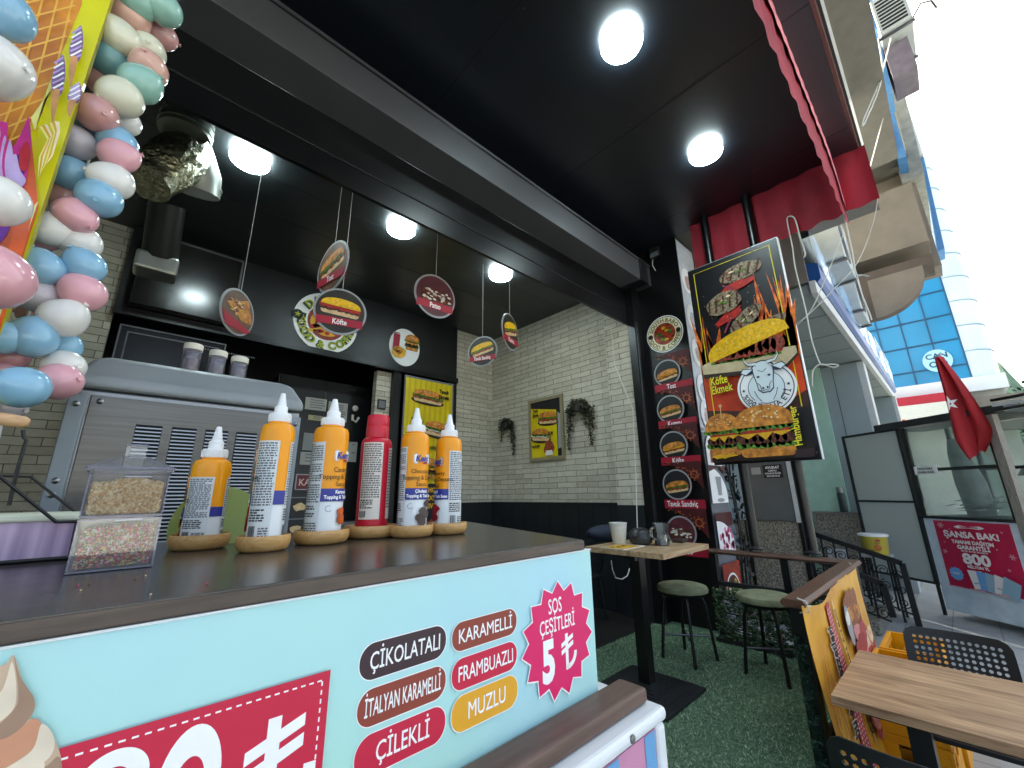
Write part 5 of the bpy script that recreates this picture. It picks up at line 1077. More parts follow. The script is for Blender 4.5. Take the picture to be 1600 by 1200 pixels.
# tinsel on the corner post
m=MB(); TN=[mat('tinsel_'+n,c,.35,.1) for n,c in (('green','#123f2b'),('dark','#0b2419'),('pale','#5f8f80'))]
for i in range(2600):
    f=random.random(); c=Vector((2.742+.018*math.sin(f*40),.735+.012*math.cos(f*40),.60-.62*f)); d=Vector((random.gauss(0,1),random.gauss(0,1),random.gauss(0,.8))).normalized(); s=random.uniform(.015,.04); e=d.orthogonal().normalized()*.0012
    m.add([c-e,c+e,c+d*s],[(0,1,2)],random.choices(TN,(5,4,1))[0])
m.tube([(2.742+.018*math.sin(f/20*40),.735+.012*math.cos(f/20*40),.60-.62*f/20) for f in range(21)],.003,TN[1],5)
tg=thing('tinsel_garland','dark green tinsel garland wound down the corner fence post','garland',(2.742,.735,-.02)); m.build('tinsel',tg)
# banner
bn=thing('food_banner','yellow printed food banner tied along the street side of the fence','banner',(3.5,.66,.05))
m=MB(); YB1=mat('banner_yellow','#d9a53a',.42,var=.25,vs=4,dark='#c98a2a'); NX,NZ=40,16; bx0,bx1,bz0,bz1=2.66,4.22,-.22,.775
def BW(x,z):
    f=(x-bx0)/(bx1-bx0); top=bz1-.045*max(0,math.sin(PI*min(1,f*1.9)))-.02*f*0; zz=bz0+(z-bz0)*(top-bz0)/(bz1-bz0)
    return Vector((x,.668+.008*math.sin(x*9+z*4)-.10*(1-(z-bz0)/(bz1-bz0))**1.6,zz))
m.add([BW(bx0+(bx1-bx0)*i/NX,bz0+(bz1-bz0)*j/NZ) for j in range(NZ+1) for i in range(NX+1)],[(j*(NX+1)+i,j*(NX+1)+i+1,(j+1)*(NX+1)+i+1,(j+1)*(NX+1)+i) for j in range(NZ) for i in range(NX)],YB1,True)
class BArt(Art):
    def p3(s,u,v):
        for (cx,cy,a,sx,sy) in s.T[::-1]:
            u,v=u*sx,v*sy; c,d=math.cos(a),math.sin(a); u,v=cx+u*c-v*d,cy+u*d+v*c
        p=BW(bx0+u,bz0+v); return p+Vector((0,-.006-.0006*s.k,0))
A=BArt(m,(0,0,0),(1,0,0),(0,0,1))
def spans(x0,y0,x1,y1,mm_):     # drawn in short cells so that it follows the cloth
    n=max(1,int((x1-x0)/.05)); k=max(1,int((y1-y0)/.06)); A.k+=1
    for i in range(n):
        for j in range(k): A.poly([(x0+(x1-x0)*i/n,y0+(y1-y0)*j/k),(x0+(x1-x0)*(i+1)/n,y0+(y1-y0)*j/k),(x0+(x1-x0)*(i+1)/n,y0+(y1-y0)*(j+1)/k),(x0+(x1-x0)*i/n,y0+(y1-y0)*(j+1)/k)],mm_,False)
A.at(0,.235,0)
spans(.38,-.2,.50,.74,mat('dotted_pink_print','#c23a4c',.5,var=.3,vs=40)); spans(.60,.0,.62,.72,mat('pale_stripe_print','#e8c98a',.5))
A.k+=1
for i in range(43):
    for j in range(3): A.ell(.405+.033*j,-.19+.0215*i,.008,.006,SAU,6,False)
for k in range(9):
    x=.03+.022*k; z0=random.uniform(-.2,.35); A.line([(x+.035*math.sin(f*.55+k),z0+.03*f) for f in range(11)],.016,mat('rust_flourish_print','#b04a20',.5,var=.3),True)
def vtext(t,u,v0,v1,w_,m_,b): A.fit(t,(u,v0),(u,v1),(u-w_,v0),m_,b)
vtext('bu eşsiz lezzetleri',.36,.12,.64,.085,SAU,.075); A.k+=3; vtext('bu eşsiz lezzetleri',.36,.12,.64,.085,TXK,.03)
vtext('ATIŞTIRMASIN AYRISI',.59,.05,.68,.05,TXK,.03)
def plate(cx,cz,r,ms,n):
    A.at(cx,cz); 
    for i in range(n): blob(A,random.uniform(-r,r),random.uniform(-r*.6,r*.6),.09,.055,random.choice(ms),9,.25,i%5==0)
    A.pop()
MC=[mat('salami_print','#a8343c',.5,var=.35,vs=22),mat('ham_print','#d98a8a',.5,var=.3,vs=18),mat('fried_print','#8a4a24',.5,var=.4,vs=25),mat('cream_slice_print','#e0cda6',.5,var=.1)]
plate(1.0,.56,.16,[MC[2],MC[2],BUN],14); plate(1.12,.33,.2,[MC[0],MC[1],MC[0],MC[3]],26); plate(.85,.12,.16,[MC[0],MC[2],MC[1]],18); plate(1.3,.12,.14,[MC[0],MC[1]],12)
A.ell(.80,.52,.06,.11,SIL,16); A.ell(.80,.56,.045,.04,SAU,14); A.ell(.70,.2,.07,.09,SIL,16); A.ell(.70,.22,.05,.05,MC[1],14)
A.pop()
m.build('printed_cloth',bn)
m=MB(); m.tube([(2.70,.70,.80),(2.695,.66,.79),(2.70,.655,.74),(2.71,.70,.73)],.004,CORDW,6); m.tube([(2.66,.65,.79),(2.68,.66,.772),(2.78,.662,.755)],.003,CORDW,6); m.tube([(4.2,.67,.775),(4.21,.70,.80)],.003,CORDW,6); m.build('tie_cord',bn)
# ================= dining table, chairs, crates on the street =================
GS=-.3
dt=thing('dining_table','rectangular oak laminate dining table beside the yellow banner','table',(2.9,.2,GS))
m=MB(); m.box((2.515,-.75,.412),(3.29,.588,.45),WOODY); m.build('tabletop',dt,bevel=.002)
m=MB()
for y in (.35,-.5): m.box((2.86,y-.04,GS+.03),(2.94,y+.04,.37),BLK)
m.box((2.62,-.6,.37),(3.18,.5,.41),BLK); m.build('pedestal',dt)
m=MB()
for y in (.35,-.5): m.box((2.6,y-.05,GS),(3.2,y+.05,GS+.03),BLK)
m.build('foot_bar',dt)
pchair('plastic_chair','black perforated chair on the far side of the street table beside the crates',(3.40,.195,GS),PI,.84,'black perforated street chairs')
pchair('plastic_chair','black perforated chair on the near side of the street table, seen from behind',(2.17,.27,GS),0,.85,'black perforated street chairs')
CRY=mat('crate_yellow','#e79c0a',.45,var=.12,vs=8); CRD=mat('crate_yellow_inside','#c98a0e',.5,var=.2,vs=10)
def crate(x,y,z,label):
    t=thing('drinks_crate',label,'crate',(x,y,z),group='yellow plastic crates by the banner'); W,D,H=.46,.30,.31
    m=MB(); w=.018
    for a,b in (((x-W/2,y-D/2),(x+W/2,y-D/2+w)),((x-W/2,y+D/2-w),(x+W/2,y+D/2))):
        m.box((a[0],a[1],z),(b[0],b[1],z+H*.62),CRY); m.box((a[0],a[1],z+H*.85),(b[0],b[1],z+H),CRY)
        for i in range(4): xx=x-W/2+(W-.03)*i/3; m.box((xx,a[1],z+H*.62),(xx+.03,b[1],z+H*.85),CRY)
    for xx in (x-W/2,x+W/2-w):
        m.box((xx,y-D/2+w,z),(xx+w,y+D/2-w,z+H*.62),CRY); m.box((xx,y-D/2+w,z+H*.86),(xx+w,y+D/2-w,z+H),CRY); m.box((xx,y-D/2+w,z+H*.62),(xx+w,y-D/2+.08,z+H*.86),CRY); m.box((xx,y+D/2-.08,z+H*.62),(xx+w,y+D/2-w,z+H*.86),CRY)
    m.box((x-W/2-.006,y-D/2-.006,z+H-.014),(x+W/2+.006,y-D/2-.001,z+H),CRY); m.box((x-W/2-.006,y+D/2+.001,z+H-.014),(x+W/2+.006,y+D/2+.006,z+H),CRY); m.box((x-W/2-.006,y-D/2-.001,z+H-.014),(x-W/2-.001,y+D/2+.001,z+H),CRY)
    m.build('crate_shell',t,bevel=.003)
    m=MB(); m.box((x-W/2+w,y-D/2+w,z+.004),(x+W/2-w,y+D/2-w,z+.02),CRD)
    for i in range(1,6): xx=x-W/2+W*i/6; m.box((xx-.003,y-D/2+w,z+.02),(xx+.003,y+D/2-w,z+H*.72),CRD)
    for i in range(1,4):
        yy=y-D/2+D*i/4
        for k in range(6): m.box((x-W/2+W*k/6+(w if k==0 else .003),yy-.003,z+.02),(x-W/2+W*(k+1)/6-(w if k==5 else .003),yy+.003,z+H*.72),CRD)
    m.build('bottle_dividers',t)
crate(4.16,.43,GS,'yellow plastic drinks crate at the bottom of the far stack by the banner'); crate(4.16,.43,GS+.311,'yellow plastic drinks crate, open, on top of the far stack by the banner')
crate(3.66,.45,GS,'yellow plastic drinks crate behind the street chair, bottom of the near stack'); crate(3.66,.45,GS+.311,'yellow plastic drinks crate on the near stack partly hidden by the street chair')
# ================= stair railings and neighbour entrance =================
def scroll(m,c,r,uy,ph,turns=1.6,rr=.007,sg=1):
    pts=[]
    for i in range(26):
        f=i/25; a=ph+sg*f*turns*2*PI; q_=r*(1-.75*f); pts.append((c[0],c[1]+q_*math.cos(a),c[2]+q_*math.sin(a)))
    m.tube(pts,rr,IRON,5)
def railing(x,path,lower,label):
    t=thing('stair_railing',label,'railing',(x,path[0][0],path[0][1]),group='wrought iron stair railings')
    m=MB(); pts=[(x,y,z) for y,z in path]
    for a,b in zip(pts[:-1],pts[1:]):
        d=Vector(b)-Vector(a); n=Vector((0,-d.z,d.y)).normalized()
        m.obox(Vector(a)+Vector((-.03,0,0))-n*.03,d,Vector((.06,0,0)),n*.06,IRONW)
    m.build('handrail',t)
    (y0,z0),(y1,z1)=path[1],path[-1]; m=MB()
    for i in range(1,8):
        f=i/8; y=y0+(y1-y0)*f; z=z0+(z1-z0)*f; m.tube([(x,y,z-lower),(x,y,z-.02)],.011,IRON,6)
    m.tube([(x,y0,z0-lower*.96),(x,y1,z1-lower*.96)],.011,IRON,6); m.build('balusters',t)
    m=MB()
    for i in range(7):
        f=(i+.5)/8; y=y0+(y1-y0)*f; z=z0+(z1-z0)*f
        for k,(dz,s) in enumerate(((.17,1),(.34,-1),(.5,1))):
            if dz<lower-.05: scroll(m,(x,y,z-dz),.062,0,PI/2*k,1.5,.006,s)
    m.build('scrollwork',t)
railing(7.5,[(.68,GS),(.70,.418),(1.79,.794)],.62,'black wrought iron stair railing with scrolls on the street side, behind the yellow bucket')
railing(6.85,[(.83,-.1),(.852,.25),(1.10,.34),(1.75,.53)],.42,'black wrought iron stair railing with scrolls nearer the hamburger sign')
st=thing('entrance_steps','grey stone entrance steps between the two iron railings','steps',(7.2,1.2,GS))
m=MB()
for i in range(5): m.box((6.7,.95+i*.28,GS),(7.7,.95+(i+1)*.28+(.6 if i==4 else 0),GS+.15*(i+1)),GRAN)
m.build('stone_steps',st,bevel=.006)
gb=thing('granite_plinth','speckled granite plinth wall under the grey meter cabinet','wall',(6.55,1.9,GS))
m=MB(); m.box((6.5,1.52,GS),(6.68,2.3,.95),GRAN); m.build('granite_slab',gb); m=MB(); m.box((6.48,1.47,GS),(6.56,1.52,.98),BLK); m.box((6.48,2.12,GS),(6.5,2.16,.95),BLK); m.build('dark_edge',gb)
mb_=thing('meter_cabinet','plain grey metal meter cabinet standing on the granite plinth','cabinet',(6.55,1.78,.955))
m=MB(); m.box((6.46,1.53,.955),(6.68,2.06,1.75),mat('cabinet_grey','#5b5f63',.5,.2,var=.06)); m.build('cabinet_body',mb_,bevel=.004); m=MB(); m.box((6.45,1.47,.94),(6.68,1.525,1.78),GREYL); m.build('frame_edge',mb_)
t=thing('lawyer_sign','small black plate with white lettering AVUKAT on the meter cabinet','sign',(6.455,1.72,1.55)); a=on(0,1191,727,6.445); b=on(0,1224,746,6.445)
m=MB(); m.box((6.445,b.y,b.z),(6.459,a.y,a.z),TXK); A=Art(m,(6.445,a.y,b.z),(0,-1,0),(0,0,1),.0015); w_,h_=a.y-b.y,a.z-b.z
A.text('AVUKAT',.5*w_,.70*h_,.2*h_,TXW,.03,.9)
for i,s_ in enumerate(('SÜMEYRA','KARABAŞ İNCİR','0534 683 26 03')): A.text(s_,.5*w_,(.48-.2*i)*h_,.13*h_,TXW,.02,.8)
m.build('plate',t); m=MB(); a=on(0,1173,731,6.448); b=on(0,1189,741,6.448); m.box((6.448,b.y,b.z),(6.459,a.y,a.z),SIL); m.build('small_label',t)
# foliage of black ribbon-like leaves beside the pillar
t=thing('climbing_plant','dark dried climbing plant on a cable beside the menu pillar','plant',(5.2,1.8,0)); m=MB()
for k in range(3): m.tube([(5.16+.06*k,1.80+.02*math.sin(i+k),.05+.2*i) for i in range(10)],.012,IRON,5)
for i in range(150):
    p=Vector((random.uniform(5.12,5.36),random.uniform(1.74,1.86),random.uniform(.1,1.9))); d=Vector((random.uniform(-1,1),random.uniform(-.5,.5),random.uniform(-1,1))).normalized(); e=d.orthogonal().normalized(); s=random.uniform(.03,.06)
    m.add([p-d*s,p+e*s*.5,p+d*s,p-e*s*.5],[(0,1,2,3)],random.choice((LF[0],BLKM,GRP)))
m.build('stems_and_leaves',t)
# neighbour building
nb=thing('neighbour_building','grey neighbouring shop building with recessed entrance and upper bays','building',(10,1.25,GS))
MINT=mat('pale_green_wall','#a9cdbb',.5,var=.08)
m=MB(); m.box((5.0,2.9375,GS),(9.68,3.25,5.163),GREYW); m.box((9.6875,1.4375,GS),(9.9375,2.9375,5.163),MINT); m.build('recess_wall',nb)
m=MB(); m.box((9.75,0.875,GS),(10.125,1.435,3.65),GREYW); m.box((9.7462,1.25,GS),(9.75,1.2575,3.65),BLKM); m.build('grey_pier',nb)
m=MB(); m.box((9.7562,0.78,GS),(10.125,0.87375,3.65),GREYL); m.build('light_trim',nb); m=MB(); m.box((14.25,0.6875,GS),(14.625,0.75,3.65),GREYL); m.build('light_trim',nb)
m=MB(); m.box((10.137,1.875,GS),(14.25,2.125,3.65),mat('shop_front_glass_grey','#4b555a',.25,.2)); m.box((14.25,0.75,GS),(14.625,1.875,3.65),GREYW); m.build('shop_recess',nb)
m=MB(); m.box((9.45,1.22,GS),(9.685,1.95,0.9125),GRAN); m.box((9.42,1.20,0.9125),(9.685,1.95,0.95),CONC); m.box((9.686,1.44,GS),(9.74,1.95,.2),GRAN); m.build('granite_base',nb)
SOF=mat('grey_soffit_panel','#808b8d',.5,var=.05)
m=MB(); m.box((5.8,0.775,3.663),(14.875,2.9375,3.787),SOF)
for x in (6.7,7.7,8.7,9.7,10.7,11.7,12.7): m.box((x,.79,3.6595),(x+.012,2.92,3.6625),BLKM)
m.box((5.8,1.75,3.661),(14.875,1.7625,3.663),BLKM); m.build('soffit',nb)
m=MB(); m.box((5.775,0.7125,3.65),(14.938,0.775,3.812),GREYL); m.box((5.775,0.775,3.812),(5.825,2.75,4.6),CONC); m.build('soffit_edge',nb)
m=MB(); m.box((5.825,0.825,3.812),(14.875,1.125,5.1),GREYW); m.build('fascia_back',nb)
# blue fascia sign with loose vinyl face
fs=thing('blue_fascia_sign','long blue shop fascia sign with glossy wrinkled pale face','sign',(10,0.7,3.787))
BLF=mat('blue_fascia','#1c4f93',.35,var=.1); VIN=mat('pale_blue_vinyl','#8fb4dc',.15,coat=.5,var=.2,vs=1.5)
m=MB(); m.prism([(5.88,y,z) for y,z in ((.82,3.82),(.70,3.82),(.66,3.86),(.66,4.06),(.75,4.10),(.82,4.10))],(9,0,0),BLF); m.build('blue_trim',fs)
m=MB(); pts=[]; n=90
for i in range(n+1):
    x=5.94+8.9*i/n
    for j in range(6):
        f=j/5; pts.append((x,.665+.045*f+.02*math.sin(x*3.1+f*5)*math.sin(f*PI)+.015*math.sin(x*7+2*f),4.04+(.68+.05*math.sin(x*2.3))*f))
m.add(pts,[(i*6+j,(i+1)*6+j,(i+1)*6+j+1,i*6+j+1) for i in range(n) for j in range(5)],VIN,True); m.build('vinyl_face',fs)
m=MB(); A=Art(m,(0,.64,0),(1,0,0),(0,0,1),.002)
for i in range(14): A.at(11.5+i*.2,4.28,.1*math.sin(i)); A.poly([(0,0),(.05,.02),(.12,.3),(.02,.28)],TXW,i==0); A.pop()
m.build('torn_lettering',fs)
# upper bays of the neighbour: pixel outlines put on real planes
BEI=mat('beige_render','#7b736a',.85,var=.12,vs=3,bump=.1,bs=30); BRS=mat('brown_soffit','#574d47',.85,var=.15,vs=3); BLB=mat('blue_balcony','#4d84bd',.6,var=.12)
m=MB(); m.box((10.375,-0.525,5.85),(11.125,3.75,7.162),BEI); m.build('lower_bay',nb)
m=MB(); m.box((11.15,-0.625,5.6),(11.8,3.75,8.288),BEI); m.build('second_bay',nb)
m=MB(); m.box((10.4,-0.5,5.412),(11.12,3.75,5.588),BRS); m.build('bay_soffit',nb)
m=MB(); n=14; arc=[(8.31,.12+1.2,4.58),(10.388,-0.475,5.387)]+[(10.39,-.345+.81*(1-math.cos(PI/2*i/n)),5.375-.78*math.sin(PI/2*i/n)) for i in range(1,n+1)]+[(10.388,1.65,4.612)]

q_=arc[2:-1]
for a_,b_ in zip(q_[:-1],q_[1:]): m.add([a_,b_,(10.39,b_[1],5.41),(10.39,a_[1],5.41)],[(0,1,2,3)],BEI); m.add([a_,b_,(10.62,b_[1],b_[2]),(10.62,a_[1],a_[2])],[(3,2,1,0)],BRS,True)
m.box((10.395,.465,4.60),(10.62,1.65,5.41),BRS); m.build('curved_bracket',nb)
m=MB(); m.box((10.025,-0.45,7.85),(17.5,3.75,8.412),mat('grey_slab_face','#6b675f',.85,var=.1)); m.build('slab_band',nb)
m=MB(); m.box((11.875,-0.9,8.475),(17.5,3.75,14.66),STUC); m.build('upper_wall',nb)

for X_,pl in ((8.4,((1347,0),(1371,0),(1381,45),(1358,45))),(8.6,((1364,62),(1378,75),(1394,142),(1382,143),(1372,100))),(10.2,((1386,165),(1392,160),(1417,245),(1402,248))),(11.86,((1432,212),(1441,235),(1476,388),(1465,392),(1452,312)))):
    m=MB(); m.prism([on(0,a_,b_,X_) for a_,b_ in pl],(.6,0,0),BLB); m.build('blue_balcony_front',nb)
m=MB(); m.prism([on(0,a_,b_,11.0) for a_,b_ in ((1393,150),(1407,120),(1444,270),(1410,288),(1402,262),(1419,246))],(.5,0,0),STUC); m.build('stucco_wall',nb)
m=MB(); m.tube([(11.85,-0.625,11.54),(11.75,-0.5625,9.912),(11.625,-0.4375,9.037),(11.25,-0.375,8.438)],.04,WHITE,8); m.tube([(11.825,-0.875,13.41),(11.825,-0.8625,8.475)],.05,GREYL,8); m.build('downpipe',nb)
# air conditioners
def aircon(c,label,wide,tall,deep,grille='x'):
    t=thing('air_conditioner',label,'air conditioner',c,group='outdoor air conditioner units'); x,y,z=c
    CB=mat('aircon_case','#a9b0b2',.5,var=.08); m=MB(); m.box((x-wide/2,y-deep/2,z),(x+wide/2,y+deep/2,z+tall),CB); m.build('case',t,bevel=.01)
    m=MB()
    for i in range(9): zz=z+.06+(tall-.12)*i/9; m.box((x-wide/2-.006,y-deep/2+.04,zz),(x-wide/2-.001,y+deep/2-.04,zz+(tall-.12)/16),SLOT)
    m.build('side_grille',t) if wide<1.02 else None
    m=MB(); m.lathe([(min(wide,tall)*.42,0),(min(wide,tall)*.42,.006),(0,.006)],mat('fan_dark','#2b2e30',.5),(x-.08,y-deep/2,z+tall/2),24,(0,-1,0)); 
    for k in range(6): m.lathe([(.05*k+.03,.007),(.05*k+.04,.009)],CB,(x-.08,y-deep/2,z+tall/2),24,(0,-1,0),cap0=False,cap1=False)
    m.build('fan_grille',t)
    m=MB(); m.box((x-wide/2+.05,y-deep/2-.02,z-.04),(x-wide/2+.09,y+deep/2+.3,z-.002),STEELD); m.build('bracket',t); m=MB(); m.box((x+wide/2-.09,y-deep/2-.02,z-.04),(x+wide/2-.05,y+deep/2+.3,z-.002),STEELD); m.build('bracket',t)
    return t
a=aircon((8.75,-0.8,8.85),'pale blue grey air conditioner with louvred side hanging high against the sky',1.0,.78,.40)
m=MB(); m.tube([(8.625,-1,9.1),(8.4375,-1.15,9.162),(8.375,-1.25,9.037),(8.375,-1.275,8.85)],.014,mat('black_hose','#3a3436',.6),6); m.build('drain_hose',a)
m=MB(); m.box((8.5,-0.9,8.1),(9.125,-0.6,8.762),mat('dark_bracket_box','#6b6470',.7,var=.2)); m.build('lower_box',a)
aircon((7.625,0.6875,4.6),'grey air conditioner standing on the blue fascia sign, nearer one',1.05,.88,.42); aircon((9.1875,0.75,4.287),'grey air conditioner lying lower over the blue fascia sign, farther one',1.1,1.0,.42)
# loose white cords hanging from the canopy
def cord(pts,label,r=.006,par=can):
    m=MB(); P=[Vector(p) for p in pts]; out=[]
    for i in range(len(P)-1):
        p0,p1,p2,p3=P[max(i-1,0)],P[i],P[i+1],P[min(i+2,len(P)-1)]
        for k in range(5):
            f=k/5; out.append(.5*((2*p1)+(p2-p0)*f+(2*p0-5*p1+4*p2-p3)*f*f+(3*p1-p0-3*p2+p3)*f**3))
    out.append(P[-1]); m.tube(out,r,CORDW,6); o=m.build('hanging_cord',par); o['label']=label
c_=lambda x,y,X=4.52: on(0,x,y,X)
cord([c_(1233,338),c_(1230,345),c_(1238,385),c_(1243,420),c_(1258,480),c_(1268,530),c_(1280,565),c_(1286,570),c_(1300,569),c_(1310,571),c_(1301,574),c_(1283,569),c_(1271,578),c_(1269,598),c_(1270,604)],'white cord with a knotted loop hanging beside the hamburger sign')
cord([c_(1233,338),c_(1242,342),c_(1250,370),c_(1258,395),c_(1256,402)],'short white cord hooked on the red curtain above the hamburger sign',.007)
cord([c_(1318,330),c_(1322,350),c_(1332,395),c_(1338,428),c_(1350,430),c_(1357,432),c_(1340,431),c_(1345,455),c_(1358,488),c_(1362,500)],'white cord with a bow hanging from the red curtain end')
cord([c_(1372,303,4.6),c_(1365,345,4.6),c_(1340,410,4.6),c_(1300,455,4.6),c_(1265,490,4.6),c_(1245,505,4.6)],'thin white cord running diagonally before the blue sign, upper one',.004)
cord([c_(1318,365,4.6),c_(1300,410,4.6),c_(1270,480,4.6),c_(1246,508,4.6)],'thin white cord running diagonally before the blue sign, lower one',.004)
cord([on(0,1392,60,6.6),on(0,1375,125,6.2),on(0,1350,185,5.6),on(0,1352,190,5.6),on(0,1378,120,6.2),on(0,1372,60,6.6)],'pair of thin white cables slung under the air conditioner',.008,shop)
cord([on(0,1385,165,7.0),on(0,1368,230,6.6),on(0,1352,290,6.2),on(0,1348,310,6.0)],'thin white cable dropping beside the grey overhang',.007,shop)
a=on(0,1292,858,9.3); b=on(0,1328,890,9.3); t=thing('vent_grille','white louvred vent grille low on the wall behind the railings','vent',(9.4,(a.y+b.y)/2,b.z-.15))
m=MB(); m.box((9.3,b.y,b.z-.15),(9.449,a.y,a.z),GREYL)
for i in range(6): z=b.z-.1+(a.z-b.z+.08)*i/6; m.prism([(9.299,b.y+.06,z),(9.275,b.y+.06,z+.01),(9.28,b.y+.06,z+.05),(9.299,b.y+.06,z+.06)],(0,a.y-b.y-.12,0),SIL)
m.build('louvres',t)
# bucket and flask
P=on(0,1370,866,7.75); t=thing('sauce_bucket','yellow plastic bucket with white lid standing behind the stair railing','bucket',P)
m=MB(); m.lathe([(.125,0),(.13,.005),(.155,.235),(.16,.24)],mat('bucket_yellow','#c9b64a',.45),P,30)
A=Art(m,P,eps=.001,cyl=(lambda v:.13+.105*v,math.atan2(-P.y,-P.x))); A.k=2
A.ell(.03,.1,.04,.045,mat('label_orange','#b86a2a',.5,var=.4,vs=40),16); A.ell(.04,.19,.03,.014,RED,14); A.rect(.0,.155,.06,.165,TXK); A.rect(-.06,.04,-.02,.05,LET); A.rect(-.05,.06,-.01,.068,TXK)
m.build('tub',t); m=MB(); m.lathe([(.162,.235),(.168,.24),(.168,.262),(.155,.268),(0,.268)],WPL,P,30); m.build('lid',t)
s_=thing('bucket_stand','small black metal stand carrying the yellow bucket','stand',(P.x,P.y,GS))
m=MB(); m.box((P.x-.16,P.y-.16,P.z-.03),(P.x+.16,P.y+.16,P.z-.001),GREYL); m.build('stand_top',s_)
for sx in (-1,1):
    for sy in (-1,1): m=MB(); m.tube([(P.x+sx*.14,P.y+sy*.14,P.z-.03),(P.x+sx*.15,P.y+sy*.15,GS)],.014,IRON,6); m.build('leg',s_)
t=thing('steel_flask','dark grey thermos flask with steel cap on the granite ledge','flask',(9.55,1.50,.951))
c=(9.55,1.50,.951); m=MB(); m.lathe([(.055,0),(.058,.005),(.058,.31),(.048,.335)],mat('flask_grey','#39474a',.4,.4),c,20); m.build('bottle',t); m=MB(); m.lathe([(.048,.336),(.048,.425),(.042,.43),(0,.43)],STEEL,c,20); m.build('cap',t)
# ================= lottery kiosk =================
KA=Vector((8.335,.44,GS)); KR=math.atan2(-.7776,-.6288)
kt=thing('lottery_kiosk','white and glass street kiosk with a red lottery poster on its front','kiosk',KA,KR)
KW=mat('kiosk_pale_blue_white','#d3e0ea',.5,var=.10,vs=5,dark='#b9c9d6'); FR=mat('kiosk_dark_frame','#2a2d2c',.5,.3,var=.3,vs=10); KG=glass_mat('kiosk_glass','#dfe8e6',.02,.10); KG2=glass_mat('wing_glass','#e3ece8',.03,.68)  # wing glass is milky to stand in for the bright street it reflects
m=MB(); m.box((0,.0,.09),(1.06,.75,1.24),KW); m.box((.02,-.004,.62),(1.04,-.001,.626),GREYL); m.build('lower_cabinet',kt,local=True,bevel=.006)
m=MB()
for (u,v) in ((.0,.0),(1.02,.0),(.0,.71),(1.02,.71)): m.box((u,v,1.27),(u+.04,v+.04,2.5),FR)
m.box((-.02,-.02,1.241),(1.08,.77,1.275),FR); m.box((.046,.0,1.87),(1.019,.04,1.91),FR); m.box((.046,.715,1.87),(1.019,.755,1.91),FR); m.box((.3,.712,1.276),(.34,.752,1.868),FR); m.box((.3,.712,1.912),(.34,.752,2.49),FR); m.build('frame',kt,local=True)
m=MB(); m.box((.046,.018,1.276),(1.019,.022,1.869),KG); m.box((.046,.018,1.911),(1.019,.022,2.49),KG); m.build('front_glass',kt,local=True)
m=MB(); m.box((.346,.73,1.276),(1.019,.734,2.49),KG); m.box((.046,.73,1.276),(.299,.734,2.49),KG); m.build('back_glass',kt,local=True)
m=MB(); m.box((-.35,-.05,2.505),(1.3,.80,2.60),mat('kiosk_roof_dark','#24282a',.6)); 
for k in range(3): m.box((1.301,-.2+.0*k,2.50+.06*k),(2.6,-.16,2.53+.06*k),(BLK,GREYL,BLK)[k])
m.build('roof',kt,local=True)
m=MB(); m.box((-1.02,.0,.37),(-.98,.04,2.52),FR); m.box((-.075,.0,.37),(-.035,.04,2.52),FR); m.box((-.979,.005,2.485),(-.076,.035,2.52),FR); m.box((-.979,.005,1.44),(-.076,.035,1.47),FR); m.box((-.979,.005,.37),(-.076,.035,.40),FR)
m.box((-.979,.018,.401),(-.076,.022,1.439),KG2); m.box((-.979,.018,1.471),(-.076,.022,2.484),KG2)
for u in (-1.0,-.055): m.box((u-.015,.005,0),(u+.015,.035,.369),FR)
m.build('glass_wing',kt,local=True)
m=MB(); m.box((1.07,-.04,1.0),(1.16,.04,2.5),wood_mat('weathered_post','#6f6a60','#97938a',2,4,.8,.3)); m.box((1.07,-.03,.0),(1.15,.03,1.0),MATS['weathered_post']); m.build('timber_post',kt,local=True)
m=MB()
for i in range(34):
    u,v=random.uniform(.06,.95),random.uniform(.08,.62); m.obox((u,v,1.29+.28*v+.0015*i),(random.uniform(.1,.2),random.uniform(-.05,.05),random.uniform(0,.04)),(random.uniform(-.05,.05),.11,random.uniform(0,.03)),(0,0,.0015),mat('ticket_paper','#c9cbc6',.6,var=.2,vs=9))
m.build('ticket_sheets',kt,local=True)
m=MB(); m.tube([(.42,.4,1.28),(.40,.38,1.7),(.36,.36,2.1),(.34,.36,2.3)],[.14,.15,.10,.05],mat('grey_plastic_bag','#8c8f8a',.4,var=.35,vs=8),12); m.build('hanging_bag',kt,local=True)
m=MB(); A=Art(m,(.13,-.004,.40),(1,0,0),(0,0,1),.0012); PRD=mat('poster_crimson','#c01f4c',.45,var=.12,vs=4)
W_,H_=.84,.82
m.box((.13,-.004,.40),(.13+W_,-.0012,.40+H_),TXW); A.rect(.0,.0,W_,H_,PRD)
PWH=mat('poster_white','#e6dfe0',.5)
for x,y,r_ in ((.08,.76,.04),(.78,.45,.035),(.06,.43,.03),(.75,.72,.015),(.09,.55,.012),(.72,.3,.018),(.66,.52,.012),(.2,.72,.01)):
    for k in range(3): A.line([(x-r_*math.cos(k*PI/3),y-r_*math.sin(k*PI/3)),(x+r_*math.cos(k*PI/3),y+r_*math.sin(k*PI/3))],r_*.3,mat('poster_pale_pink','#d59aa8',.5))
A.poly([(.26,.755),(.32,.775),(.42,.76),(.55,.775),(.6,.755),(.55,.735),(.42,.745),(.3,.735)],PWH); A.line([(.33,.755),(.53,.755)],.012,PRD)
